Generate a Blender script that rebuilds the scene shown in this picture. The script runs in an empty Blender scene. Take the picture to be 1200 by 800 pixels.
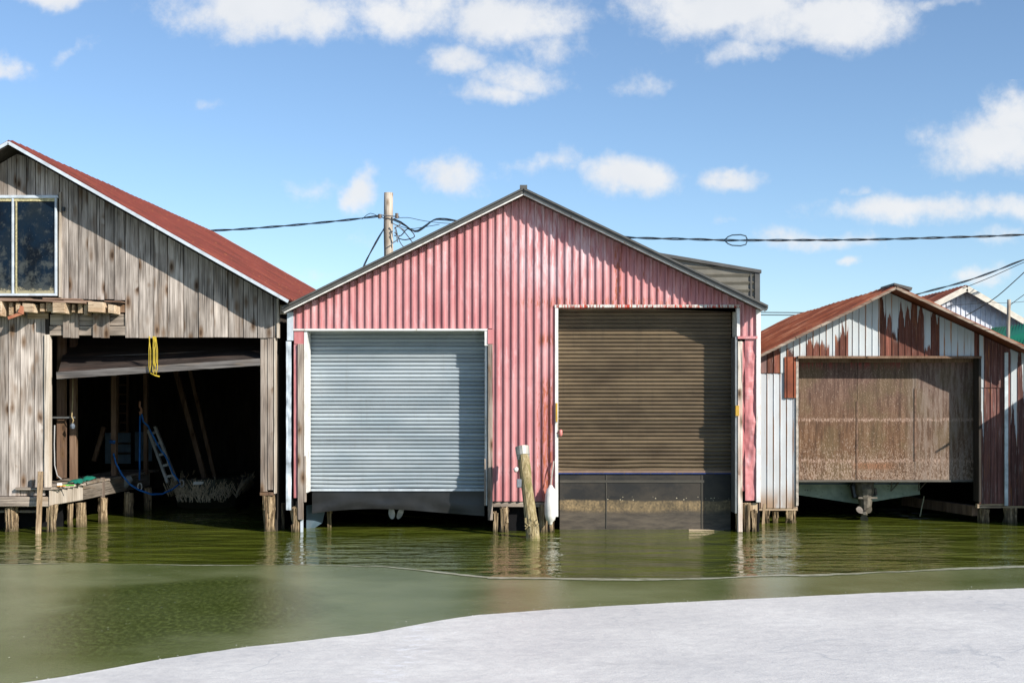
import bpy, math, random
from mathutils import Vector, Matrix, noise as mnoise
random.seed(7)
sc = bpy.context.scene
COL = sc.collection

# ------------------------------------------------------------------ camera, sky, sun, exposure
CH = 2.186; DIST = 21.43; F = 1500.0
cam_d = bpy.data.cameras.new('camera'); cam = bpy.data.objects.new('camera', cam_d); COL.objects.link(cam)
cam.location = (0, -DIST, CH); cam.rotation_euler = (math.radians(90), 0, 0)
cam_d.sensor_width = 36; cam_d.lens = 45; cam_d.shift_y = 70/1200.0
cam_d.clip_start = 0.1; cam_d.clip_end = 6000
sc.camera = cam

SUN = Vector((1.1, -1.0, 0.80)).normalized()
EL = math.asin(SUN.z)
w = bpy.data.worlds.new("World"); sc.world = w; w.use_nodes = True
wt = w.node_tree; wt.nodes.clear()
def wn(t): return wt.nodes.new(t)
wl = wt.links.new
sky = wn('ShaderNodeTexSky'); sky.sky_type = 'NISHITA'; sky.sun_disc = False
sky.sun_elevation = EL
sky.sun_rotation = math.atan2(SUN.x, SUN.y)
sky.altitude = 80; sky.air_density = 0.85; sky.dust_density = 0.35; sky.ozone_density = 2.2
SKY_STRENGTH = 0.112
tc = wn('ShaderNodeTexCoord')
sep = wn('ShaderNodeSeparateXYZ'); wl(tc.outputs['Generated'], sep.inputs[0])
def wm(op, a, b=None, c=None):
    n = wn('ShaderNodeMath'); n.operation = op
    for i, v in enumerate((a, b, c)):
        if v is None: continue
        if isinstance(v, (int, float)): n.inputs[i].default_value = v
        else: wl(v, n.inputs[i])
    return n.outputs[0]
yy = wm('MAXIMUM', sep.outputs['Y'], 0.05)
uu = wm('DIVIDE', sep.outputs['X'], yy); vv = wm('DIVIDE', sep.outputs['Z'], yy)
comb = wn('ShaderNodeCombineXYZ'); wl(uu, comb.inputs[0]); wl(vv, comb.inputs[1])
def wnoise(scale, detail, rough, vec, off=0.0):
    n = wn('ShaderNodeTexNoise'); n.inputs['Scale'].default_value = scale; n.inputs['Detail'].default_value = detail
    n.inputs['Roughness'].default_value = rough
    m = wn('ShaderNodeVectorMath'); m.operation = 'ADD'; m.inputs[1].default_value = (off, off*.7, off*1.3); wl(vec, m.inputs[0])
    wl(m.outputs[0], n.inputs['Vector']); return n
n1 = wnoise(9, 5, .6, comb.outputs[0], 3.1)
warp = wn('ShaderNodeVectorMath'); warp.operation = 'SUBTRACT'; wl(n1.outputs['Color'], warp.inputs[0]); warp.inputs[1].default_value = (.5, .5, .5)
warp2 = wn('ShaderNodeVectorMath'); warp2.operation = 'MULTIPLY'; wl(warp.outputs[0], warp2.inputs[0]); warp2.inputs[1].default_value = (.10, .055, 0)
pw = wn('ShaderNodeVectorMath'); pw.operation = 'ADD'; wl(comb.outputs[0], pw.inputs[0]); wl(warp2.outputs[0], pw.inputs[1])
# clouds standing in the sky: (u, v) directions as pixel-like units, radii, density
CL = [(60,2,75,15,1.0),(5,78,50,19,.95),(82,62,28,14,.6),(232,120,22,10,.35),(325,12,120,40,1.1),(290,34,55,26,.8),(470,8,120,34,1.1),(600,14,95,36,1.1),(420,2,100,26,.9),(535,66,40,22,.75),(640,48,45,26,.8),
      (600,84,62,24,.85),(572,104,42,18,.85),(850,6,135,38,1.25),(970,30,112,44,1.2),(890,62,66,18,.75),(762,95,46,17,.65),(420,220,31,22,1.1),(350,212,44,14,.5),
      (540,203,60,26,.95),(650,190,55,17,.65),(728,208,58,28,1.15),(866,205,56,16,.95),(1165,170,85,38,1.1),(1195,145,50,34,1.1),(1075,235,112,19,1.05),(1180,236,70,17,.8),
      (960,276,84,16,.8),(995,306,20,9,.8),(1140,320,46,15,.9),(1180,272,50,13,.45),(1010,212,24,7,.4),(380,328,60,14,.3),(420,272,50,14,.25),(855,257,26,7,.3),
      (1100,5,50,8,.5),(1500,120,200,50,1),(-300,180,220,50,1),(300,-260,260,70,.9),(900,-330,300,80,1.0),(-200,-200,200,60,.8),(1500,-200,240,70,.9)]
tot = None
for (cx, cy, rx, ry, wgt) in CL:
    a = wn('ShaderNodeVectorMath'); a.operation = 'SUBTRACT'; wl(pw.outputs[0], a.inputs[0]); a.inputs[1].default_value = ((cx-600)/F, (470-cy)/F, 0)
    b = wn('ShaderNodeVectorMath'); b.operation = 'MULTIPLY'; wl(a.outputs[0], b.inputs[0]); b.inputs[1].default_value = (F/rx, F/ry, 0)
    l = wn('ShaderNodeVectorMath'); l.operation = 'LENGTH'; wl(b.outputs[0], l.inputs[0])
    d = wn('ShaderNodeMapRange'); d.interpolation_type = 'SMOOTHSTEP'; wl(l.outputs['Value'], d.inputs[0])
    d.inputs[1].default_value = 0.05; d.inputs[2].default_value = 1.55; d.inputs[3].default_value = wgt; d.inputs[4].default_value = 0
    tot = d.outputs[0] if tot is None else wm('MAXIMUM', tot, d.outputs[0])
n2 = wnoise(20, 8, .66, comb.outputs[0], 8.3)
e = wm('ADD', tot, wm('MULTIPLY', wm('SUBTRACT', n2.outputs['Fac'], 0.5), 1.55))
n4 = wnoise(70, 6, .65, comb.outputs[0], 1.9)
e = wm('ADD', e, wm('MULTIPLY', wm('SUBTRACT', n4.outputs['Fac'], 0.5), 0.55))
cm = wn('ShaderNodeMapRange'); cm.interpolation_type = 'SMOOTHSTEP'; wl(e, cm.inputs[0])
cm.inputs[1].default_value = 0.16; cm.inputs[2].default_value = 1.05; cm.inputs[3].default_value = 0; cm.inputs[4].default_value = 0.94
gate = wm('MULTIPLY', cm.outputs[0], wm('GREATER_THAN', sep.outputs['Y'], 0.051))
gate = wm('MULTIPLY', gate, wm('GREATER_THAN', tot, 0.01))
n3 = wnoise(14, 4, .5, comb.outputs[0], 5.7)
crm = wn('ShaderNodeMix'); crm.data_type = 'RGBA'; wl(n3.outputs['Fac'], crm.inputs[0])
crm.inputs[6].default_value = (4.9, 5.15, 5.5, 1); crm.inputs[7].default_value = (6.5, 6.45, 6.4, 1)
# even tint over the whole sky, slightly bluer
tint = wn('ShaderNodeMix'); tint.data_type = 'RGBA'; tint.blend_type = 'MULTIPLY'; tint.inputs[0].default_value = 1
wl(sky.outputs[0], tint.inputs[6]); tint.inputs[7].default_value = (.98, 1.04, 1.075, 1)
mx = wn('ShaderNodeMix'); mx.data_type = 'RGBA'; wl(gate, mx.inputs[0]); wl(tint.outputs[2], mx.inputs[6]); wl(crm.outputs[2], mx.inputs[7])
bg = wn('ShaderNodeBackground'); wl(mx.outputs[2], bg.inputs[0]); bg.inputs[1].default_value = SKY_STRENGTH
ow = wn('ShaderNodeOutputWorld'); wl(bg.outputs[0], ow.inputs[0])

sd = bpy.data.lights.new('sun', 'SUN'); sd.energy = 5.0; sd.angle = math.radians(0.53); sd.color = (1.0, .93, .83)
so = bpy.data.objects.new('sun', sd); COL.objects.link(so); so.location = (30, -30, 30)
so.rotation_euler = SUN.to_track_quat('Z', 'Y').to_euler()
sc.view_settings.view_transform = 'Standard'; sc.view_settings.look = 'None'
sc.view_settings.exposure = 0.45; sc.view_settings.gamma = 1; sc.view_settings.use_curve_mapping = False
sc.render.engine = 'CYCLES'
sc.cycles.use_denoising = True; sc.cycles.adaptive_threshold = 0.006; sc.cycles.max_bounces = 6; sc.cycles.diffuse_bounces = 3; sc.cycles.glossy_bounces = 4
sc.cycles.transmission_bounces = 4; sc.cycles.sample_clamp_indirect = 6; sc.cycles.caustics_reflective = False; sc.cycles.caustics_refractive = False

# ------------------------------------------------------------------ helpers
def P(px, py, Y=0.0):
    s = (Y + DIST)/F
    return Vector(((px-600)*s, Y, CH + (470-py)*s))
def G(px, py, z=0.0):           # pixel to the point where its ray meets height z
    d = (CH-z)*F/(py-470)
    return Vector(((px-600)*d/F, d-DIST, z))
def X0(px): return (px-600)/70.0
def Z0(py): return CH + (470-py)/70.0

def nz(x, y=0, z=0, s=1.0): return mnoise.noise(Vector((x*s, y*s, z*s)))

class MB:
    def __init__(s): s.v = []; s.f = []; s.sm = False; s.st = []
    def add(s, vs, fs):
        k = len(s.v); s.st.append((k, len(s.f))); s.v += [Vector(v) for v in vs]; s.f += [tuple(i+k for i in f) for f in fs]; return s
    def hexa(s, p):              # 8 points: bottom 0-3, top 4-7
        return s.add(p, [(0,3,2,1),(4,5,6,7),(0,1,5,4),(1,2,6,5),(2,3,7,6),(3,0,4,7)])
    def box(s, x0, x1, y0, y1, z0, z1):
        return s.hexa([(x0,y0,z0),(x1,y0,z0),(x1,y1,z0),(x0,y1,z0),(x0,y0,z1),(x1,y0,z1),(x1,y1,z1),(x0,y1,z1)])
    def beam(s, a, b, wdt, hgt, up=(0,0,1)):
        a = Vector(a); b = Vector(b); d = (b-a).normalized(); up = Vector(up)
        if abs(d.dot(up)) > .98: up = Vector((0,1,0))
        r = d.cross(up).normalized(); u = r.cross(d).normalized()
        r *= wdt/2; u *= hgt/2
        return s.hexa([a-r-u, a+r-u, b+r-u, b-r-u, a-r+u, a+r+u, b+r+u, b-r+u])
    def prism(s, pts, y0, y1, shear=0.0):    # polygon in x,z extruded from y0 to y1
        n = len(pts)
        vs = [(p[0]+shear*y0, y0, p[1]) for p in pts] + [(p[0]+shear*y1, y1, p[1]) for p in pts]
        fs = [tuple(range(n)), tuple(range(2*n-1, n-1, -1))] + [(i, i+n, (i+1)%n+n, (i+1)%n) for i in range(n)]
        return s.add(vs, fs)
    def tube(s, pts, r, n=8, caps=True):
        pts = [Vector(p) for p in pts]; m = len(pts)
        rs = r if isinstance(r, (list, tuple)) else [r]*m
        vs = []; prev = None
        for i, p in enumerate(pts):
            d = (pts[min(i+1, m-1)] - pts[max(i-1, 0)]).normalized()
            if prev is None:
                t = Vector((0,0,1)) if abs(d.z) < .9 else Vector((1,0,0)); u = d.cross(t).normalized()
            else:
                u = (prev - d*prev.dot(d)).normalized()
            prev = u; vv_ = d.cross(u)
            for k in range(n):
                a = 2*math.pi*k/n
                vs.append(p + (u*math.cos(a) + vv_*math.sin(a))*rs[i])
        fs = [(i*n+k, i*n+(k+1)%n, (i+1)*n+(k+1)%n, (i+1)*n+k) for i in range(m-1) for k in range(n)]
        if caps: fs += [tuple(range(n-1, -1, -1)), tuple((m-1)*n+k for k in range(n))]
        return s.add(vs, fs)
    def build(s, name, mat, parent=None, smooth=False, bevel=0.0):
        me = bpy.data.meshes.new(name)
        off = ROOT.get(parent.name, Vector()) if parent else Vector()
        me.from_pydata([tuple(v-off) for v in s.v], [], s.f); me.materials.append(mat)
        import bmesh
        bm = bmesh.new(); bm.from_mesh(me); bmesh.ops.recalc_face_normals(bm, faces=bm.faces); bm.to_mesh(me); bm.free()
        if smooth or s.sm:
            me.polygons.foreach_set('use_smooth', [True]*len(me.polygons))
        me.update()
        o = bpy.data.objects.new(name, me); COL.objects.link(o)
        if bevel:
            bv = o.modifiers.new('bevel', 'BEVEL'); bv.width = bevel; bv.segments = 1; bv.limit_method = 'ANGLE'
        if parent: o.parent = parent; ROOT[o.name] = off
        return o
def _each(s, name, mat, parent=None, **k):
    st = s.st + [(len(s.v), len(s.f))]; out = []
    for (a, fa), (b, fb) in zip(st, st[1:]):
        q_ = MB(); q_.add(s.v[a:b], [tuple(i-a for i in f) for f in s.f[fa:fb]]); out.append(q_.build(name, mat, parent, **k))
    return out[0]
MB.each = _each
ROOT = {}
def empty(name, loc, label, cat, group=None):
    o = bpy.data.objects.new(name, None); COL.objects.link(o); o.location = loc; ROOT[o.name] = Vector(loc)
    o['label'] = label; o['category'] = cat
    if group: o['group'] = group
    return o
def tag(o, label, cat, group=None):
    o['label'] = label; o['category'] = cat
    if group: o['group'] = group
    return o
def struct(o, kind='structure'): o['kind'] = kind; return o

# ------------------------------------------------------------------ material builder
class M:
    def __init__(s, name):
        s.m = bpy.data.materials.new(name); s.m.use_nodes = True; s.t = s.m.node_tree; s.t.nodes.clear()
        s.o = s.n('ShaderNodeOutputMaterial'); s.b = s.n('ShaderNodeBsdfPrincipled'); s.l(s.b.outputs[0], s.o.inputs[0])
        s.co = s.n('ShaderNodeTexCoord').outputs['Object']
        s._g = None
    def n(s, t): return s.t.nodes.new(t)
    def l(s, a, b): s.t.links.new(a, b)
    def put(s, v, inp):
        if isinstance(v, (int, float)): inp.default_value = v
        elif isinstance(v, (tuple, list)):
            inp.default_value = tuple(v) + ((1,) if len(v) == 3 and len(inp.default_value) == 4 else ())
        else: s.l(v, inp)
    def math(s, op, a, b=None, clamp=False):
        n = s.n('ShaderNodeMath'); n.operation = op; n.use_clamp = clamp; s.put(a, n.inputs[0])
        if b is not None: s.put(b, n.inputs[1])
        return n.outputs[0]
    def scale(s, sx, sy, sz, off=None, vec=None):
        n = s.n('ShaderNodeVectorMath'); n.operation = 'MULTIPLY'; s.l(vec or s.co, n.inputs[0]); n.inputs[1].default_value = (sx, sy, sz)
        if off is None: return n.outputs[0]
        a = s.n('ShaderNodeVectorMath'); a.operation = 'ADD'; s.l(n.outputs[0], a.inputs[0]); s.put(off, a.inputs[1]); return a.outputs[0]
    def noise(s, sc_, detail=4, rough=.55, off=None, vec=None, out='Fac'):
        if isinstance(sc_, (int, float)): sc_ = (sc_,)*3
        v = s.scale(*sc_, off=off, vec=vec)
        n = s.n('ShaderNodeTexNoise'); n.inputs['Scale'].default_value = 1; n.inputs['Detail'].default_value = detail; n.inputs['Roughness'].default_value = rough
        s.l(v, n.inputs['Vector']); return n.outputs[out]
    def vor(s, sc_, off=None, feature='F1', out='Distance', rnd=1.0):
        v = s.scale(*sc_, off=off); n = s.n('ShaderNodeTexVoronoi'); n.feature = feature; n.inputs['Scale'].default_value = 1; n.inputs['Randomness'].default_value = rnd
        s.l(v, n.inputs['Vector']); return n.outputs[out]
    def isl(s):
        if s._g is None: s._g = s.n('ShaderNodeNewGeometry')
        return s._g.outputs['Random Per Island']
    def xyz(s):
        n = s.n('ShaderNodeSeparateXYZ'); s.l(s.co, n.inputs[0]); return n.outputs
    def ramp(s, f, stops, interp='LINEAR'):
        n = s.n('ShaderNodeValToRGB'); n.color_ramp.interpolation = interp; e = n.color_ramp.elements
        while len(e) < len(stops): e.new(1.0)
        for i, (p, c) in enumerate(stops):
            e[i].position = p
            e[i].color = (c, c, c, 1) if isinstance(c, (int, float)) else tuple(c) + (1,)
        s.put(f, n.inputs[0]); return n.outputs[0]
    def step(s, f, a, b, lo=0.0, hi=1.0):
        n = s.n('ShaderNodeMapRange'); n.interpolation_type = 'SMOOTHSTEP'; s.put(f, n.inputs[0])
        n.inputs[1].default_value = a; n.inputs[2].default_value = b; n.inputs[3].default_value = lo; n.inputs[4].default_value = hi; return n.outputs[0]
    def mix(s, f, a, b, mode='MIX'):
        n = s.n('ShaderNodeMix'); n.data_type = 'RGBA'; n.blend_type = mode; s.put(f, n.inputs[0]); s.put(a, n.inputs[6]); s.put(b, n.inputs[7]); return n.outputs[2]
    def bump(s, h, strength=.3, dist=.01):
        n = s.n('ShaderNodeBump'); n.inputs['Strength'].default_value = strength; n.inputs['Distance'].default_value = dist; s.l(h, n.inputs['Height']); s.l(n.outputs[0], s.b.inputs['Normal'])
    def fin(s, col=None, rough=.8, metal=0.0, spec=None):
        if col is not None: s.put(col, s.b.inputs['Base Color'])
        s.put(rough, s.b.inputs['Roughness']); s.put(metal, s.b.inputs['Metallic'])
        if spec is not None: s.b.inputs['Specular IOR Level'].default_value = spec
        return s.m

def wood(name, dark, mid, light, tan=(.30,.20,.11), tanamt=.5, along='z', knots=True, vary=.45, rough=.85, fine=1.0):
    m = M(name); r = m.isl()
    off = m.n('ShaderNodeCombineXYZ'); m.l(m.math('MULTIPLY', r, 37.0), off.inputs[0]); m.l(m.math('MULTIPLY', r, 91.0), off.inputs[1]); m.l(m.math('MULTIPLY', r, 53.0), off.inputs[2])
    off = off.outputs[0]
    A = {'z': lambda a, l: (a, a, l), 'x': lambda a, l: (l, a, a), 'y': lambda a, l: (a, l, a)}[along]
    wv = m.noise(A(5, 1.3), 2, .5, off, out='Fac')
    streak = m.noise(A(40*fine, 1.1), 6, .72, off); fine_ = m.noise(A(150*fine, 3.5), 3, .6, off); big = m.noise(A(4, .9), 4, .6, off)
    f = m.math('ADD', m.math('MULTIPLY', streak, .46), m.math('ADD', m.math('MULTIPLY', fine_, .18), m.math('MULTIPLY', wv, .36)))
    c = m.ramp(f, [(.34, dark), (.46, mid), (.60, light)])
    c = m.mix(m.math('MULTIPLY', m.step(big, .50, .72), tanamt), c, tan)
    crack = m.step(m.noise(A(60*fine, .8), 2, .5, off), .63, .69)
    c = m.mix(m.math('MULTIPLY', crack, .85), c, tuple(x*.22 for x in dark))
    if knots:
        kn = m.vor(A(6.0, 2.4), off)
        ring = m.step(kn, .17, .08); halo = m.step(kn, .42, .12)
        hl = m.math('MULTIPLY', halo, m.step(m.noise(3.0, 1, .5, off), .38, .44))
        c = m.mix(m.math('MULTIPLY', hl, .8), c, (.13,.075,.038))
        c = m.mix(m.math('MULTIPLY', m.math('MULTIPLY', ring, m.step(m.noise(3.0, 1, .5, off), .38, .44)), .85), c, (.045,.025,.015))
    br = m.math('ADD', 1.0-vary/2, m.math('MULTIPLY', r, vary))
    bc = m.n('ShaderNodeCombineXYZ'); m.l(br, bc.inputs[0]); m.l(br, bc.inputs[1]); m.l(m.math('MULTIPLY', br, 1.0), bc.inputs[2])
    c = m.mix(1.0, c, bc.outputs[0], 'MULTIPLY')
    m.bump(m.math('SUBTRACT', f, m.math('MULTIPLY', crack, .5)), .75, .015)
    return m.fin(c, rough, spec=.25)

W_GREY = wood('grey_barn_boards', (.050,.043,.038), (.225,.195,.172), (.53,.475,.43), tan=(.17,.115,.075), vary=.6)
W_GREYX = wood('grey_beams', (.06,.05,.042), (.21,.175,.145), (.42,.36,.30), tan=(.34,.24,.14), along='x', knots=False)
W_TAN = wood('tan_rotten_wood', (.06,.04,.026), (.26,.185,.115), (.50,.39,.26), tan=(.30,.17,.07), knots=False, vary=.5)
W_TANX = wood('tan_broken_joists', (.11,.07,.045), (.34,.25,.165), (.56,.46,.34), tan=(.30,.17,.08), along='x', knots=False, vary=.7)
W_TANY = wood('tan_joist_ends', (.11,.07,.045), (.33,.24,.155), (.55,.45,.32), tan=(.30,.17,.08), along='y', knots=False, vary=.7)
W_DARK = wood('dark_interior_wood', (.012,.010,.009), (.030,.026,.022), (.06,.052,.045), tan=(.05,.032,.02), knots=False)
W_DOOR = wood('dark_door_boards', (.009,.007,.006), (.026,.019,.016), (.055,.043,.038), tan=(.13,.075,.055), along='x', knots=False)
W_BROWN = wood('brown_posts', (.05,.035,.025), (.14,.085,.055), (.24,.16,.11), tan=(.16,.09,.055))
W_JAMB = wood('weathered_jamb', (.05,.04,.034), (.165,.135,.115), (.36,.31,.265), tan=(.17,.12,.085), tanamt=.6)
W_PALE = wood('pale_trim_wood', (.16,.13,.10), (.38,.33,.27), (.58,.52,.45), tan=(.30,.20,.12), tanamt=.35, knots=False)

def pile_mat():
    m = M('rotten_piling'); z = m.xyz()[2]
    st = m.noise((38,38,1.6), 5, .7); big = m.noise((7,7,2.2), 3, .6)
    c = m.ramp(st, [(.36, (.028,.018,.011)), (.49, (.20,.14,.08)), (.62, (.50,.38,.24))])
    c = m.mix(m.step(big, .5, .7, 0, .6), c, (.17,.13,.07))
    wet = m.step(m.math('ADD', z, m.math('MULTIPLY', big, .1)), .17, .04)
    c = m.mix(m.math('MULTIPLY', wet, .75), c, (.04,.035,.015))
    m.bump(st, 1.0, .03); return m.fin(c, .85, spec=.3)
PILE = pile_mat()
def post_mat():
    m = M('bark_post'); st = m.noise((30,30,1.5), 5, .7); big = m.noise((5,5,2.5), 4, .6)
    c = m.ramp(st, [(.3, (.09,.07,.035)), (.5, (.27,.215,.11)), (.7, (.46,.39,.25))])
    c = m.mix(m.step(big, .5, .66, 0, .7), c, (.16,.15,.05))
    sp = m.vor((16,16,5)); c = m.mix(m.step(sp, .16, .08, 0, .8), c, (.05,.035,.02))
    m.bump(st, .8, .02); return m.fin(c, .85, spec=.25)
POST = post_mat()

def plain(name, col, rough=.6, metal=0.0, var=.25, sc_=6.0, dirt=None, spec=None, bump=.1):
    m = M(name); n = m.noise(sc_, 5, .6); d = tuple(max(0, c*(1-var)) for c in col); u = tuple(min(1, c*(1+var*.6)) for c in col)
    c = m.ramp(n, [(.3, d), (.7, u)])
    if dirt:
        st = m.noise((20,20,2.0), 5, .65); c = m.mix(m.step(st, .56, .70, 0, dirt[1]), c, dirt[0])
    if bump: m.bump(n, bump, .01)
    return m.fin(c, rough, metal, spec)
WHITE = plain('white_trim_paint', (.72,.72,.70), .55, dirt=((.28,.20,.12), .75))
WHITE_AL = plain('pale_metal_trim', (.50,.56,.62), .35, dirt=((.35,.34,.32), .4))
DARKTRIM = plain('dark_grey_trim', (.075,.073,.068), .45, var=.3)
DORMER = plain('grey_brown_siding', (.15,.14,.115), .42, var=.2)
RUBBER = plain('black_rubber_sheet', (.018,.018,.019), .38, var=.5, sc_=3)
STEEL = plain('galvanised_steel', (.30,.31,.31), .4, .7)
BLUEROPE = plain('blue_rope', (.015,.16,.55), .7); YELROPE = plain('yellow_rope', (.50,.37,.03), .6)
CABLE = plain('black_cable', (.012,.013,.015), .5, bump=0); CABLE_B = plain('blue_black_cable', (.02,.05,.085), .5, bump=0)
YELLOW = plain('yellow_bracket', (.50,.30,.03), .6); PINKP = plain('pink_plastic', (.65,.22,.20), .5)
BLUESTRIP = plain('blue_strip', (.015,.05,.24), .4, dirt=((.1,.1,.1),.9)); GREENNET = plain('green_cloth', (.0,.17,.12), .8)
LIME = plain('lime_plastic', (.08,.5,.04), .6); ALU = plain('aluminium', (.55,.55,.53), .4, .3)
BLUEPAN = plain('pale_blue_panel', (.10,.16,.22), .6, dirt=((.03,.04,.05), .5))
DARKNESS = plain('interior_shade_black', (.012,.012,.013), .95, bump=0, spec=0.05)  # near-black colour stands in for shade inside and under the boathouses

# pink ribbed paint: scuffed, chalky, with a few rust streaks of their own shape
def pink_mat(name, lo=(.40,.15,.16), hi=(.54,.27,.275), rust=True, origin=Vector()):
    m = M(name); x, y, z = m.xyz()
    ch = m.noise((3.2,3.2,.9), 5, .65); st = m.noise((26,26,.9), 5, .7)
    c = m.ramp(ch, [(.34, lo), (.66, hi)])
    scuff = m.step(m.math('ADD', m.math('MULTIPLY', m.noise((9,9,2.4), 5, .7), .6), m.math('MULTIPLY', m.noise((1.1,1.1,.8), 3, .5), .45)), .535, .66)
    fx = m.math('DIVIDE', m.math('SUBTRACT', x, X0(650)-origin.x), 1.1); fz = m.math('DIVIDE', m.math('SUBTRACT', z, Z0(285)-origin.z), 1.0)
    fade = m.step(m.math('ADD', m.math('MULTIPLY', fx, fx), m.math('MULTIPLY', fz, fz)), 1.2, .1)
    c = m.mix(m.math('MULTIPLY', fade, m.step(m.noise((12,12,2.0), 5, .7), .42, .60, 0, .75)), c, (.66,.50,.53))
    c = m.mix(m.math('MULTIPLY', scuff, .5), c, (.64,.44,.46))
    c = m.mix(m.step(m.noise((5,5,.35), 3, .6), .50, .66, 0, .45), c, (.33,.085,.09))
    c = m.mix(m.step(st, .58, .74, 0, .6), c, (.27,.06,.06))
    c = m.mix(m.step(m.noise((70,70,70), 2, .5), .70, .76, 0, .5), c, (.20,.06,.04))
    # horizontal lap lines of the sheets with screw heads
    if rust:
        def band(px, wpx, pz0, pz1, amt, thr):
            cx = X0(px)-origin.x; a = m.step(m.math('ABSOLUTE', m.math('SUBTRACT', x, cx)), wpx/70, wpx/140)
            zz = m.math('MULTIPLY', m.step(z, Z0(pz1)-origin.z-.1, Z0(pz1)-origin.z+.05), m.step(z, Z0(pz0)-origin.z+.1, Z0(pz0)-origin.z-.1))
            nn = m.step(m.noise((40,40,7), 5, .7), thr, thr+.06)
            return m.math('MULTIPLY', m.math('MULTIPLY', a, zz), m.math('MULTIPLY', nn, amt))
        for (px, wp, z0, z1, thr) in ((641,8,445,585,.47),(632,5,455,560,.54),(724,5,290,356,.47),(752,4,300,356,.56),(770,3,320,356,.56),(700,120,350,358,.50),(592,3,230,320,.62),(640,12,393,402,.45)):
            c = m.mix(band(px, wp, z0, z1, .95, thr), c, (.31,.085,.035))
    m.bump(m.math('ADD', ch, m.math('MULTIPLY', st, .3)), .25, .012)
    return m.fin(c, m.ramp(ch, [(.3,.42),(.7,.62)]), spec=.4)

def door_mat(name, base, base2, dirt, dirtamt, rough):
    m = M(name); r = m.isl()
    n = m.noise((1.2,1.2,3.5), 4, .6); s = m.noise((.9,.9,60), 3, .7); v = m.noise((14,14,1.0), 4, .65)
    c = m.mix(m.ramp(n, [(.35,0.0),(.65,1.0)]), base, base2)
    br = m.math('ADD', .80, m.math('MULTIPLY', r, .36)); k = m.n('ShaderNodeCombineXYZ')
    for i in range(3): m.l(br, k.inputs[i])
    c = m.mix(1.0, c, k.outputs[0], 'MULTIPLY')
    c = m.mix(m.step(m.math('ADD', m.math('MULTIPLY', v, .6), m.math('MULTIPLY', s, .4)), .52, .68, 0, dirtamt), c, dirt)
    m.bump(n, .15, .01); return m.fin(c, rough, spec=.45)
GREYDOOR = door_mat('blue_grey_roller_slats', (.29,.345,.385), (.37,.42,.455), (.20,.19,.18), .30, .42)
BROWNDOOR = door_mat('brown_roller_slats', (.082,.058,.034), (.148,.108,.064), (.045,.036,.026), .45, .42)

def rust_roof(name, a, b, cc, along='x'):
    m = M(name); n = m.noise((1.3,1.3,1.3), 5, .65); s = m.noise((1.2, 7, 1.2) if along == 'x' else (30,2,2), 5, .65)
    c = m.ramp(m.math('ADD', m.math('MULTIPLY', n, .5), m.math('MULTIPLY', s, .5)), [(.36, a), (.52, b), (.68, cc)])
    c = m.mix(m.step(m.noise(14, 4, .7), .60, .70, 0, .7), c, (.35,.13,.045))
    m.bump(s, .3, .01); return m.fin(c, .7, spec=.3)
ROOF_RED = rust_roof('faded_red_roof_steel', (.085,.022,.014), (.15,.032,.023), (.21,.055,.032))
ROOF_RUST = rust_roof('rusted_roof_steel', (.10,.03,.017), (.24,.065,.03), (.46,.22,.13))

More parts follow.
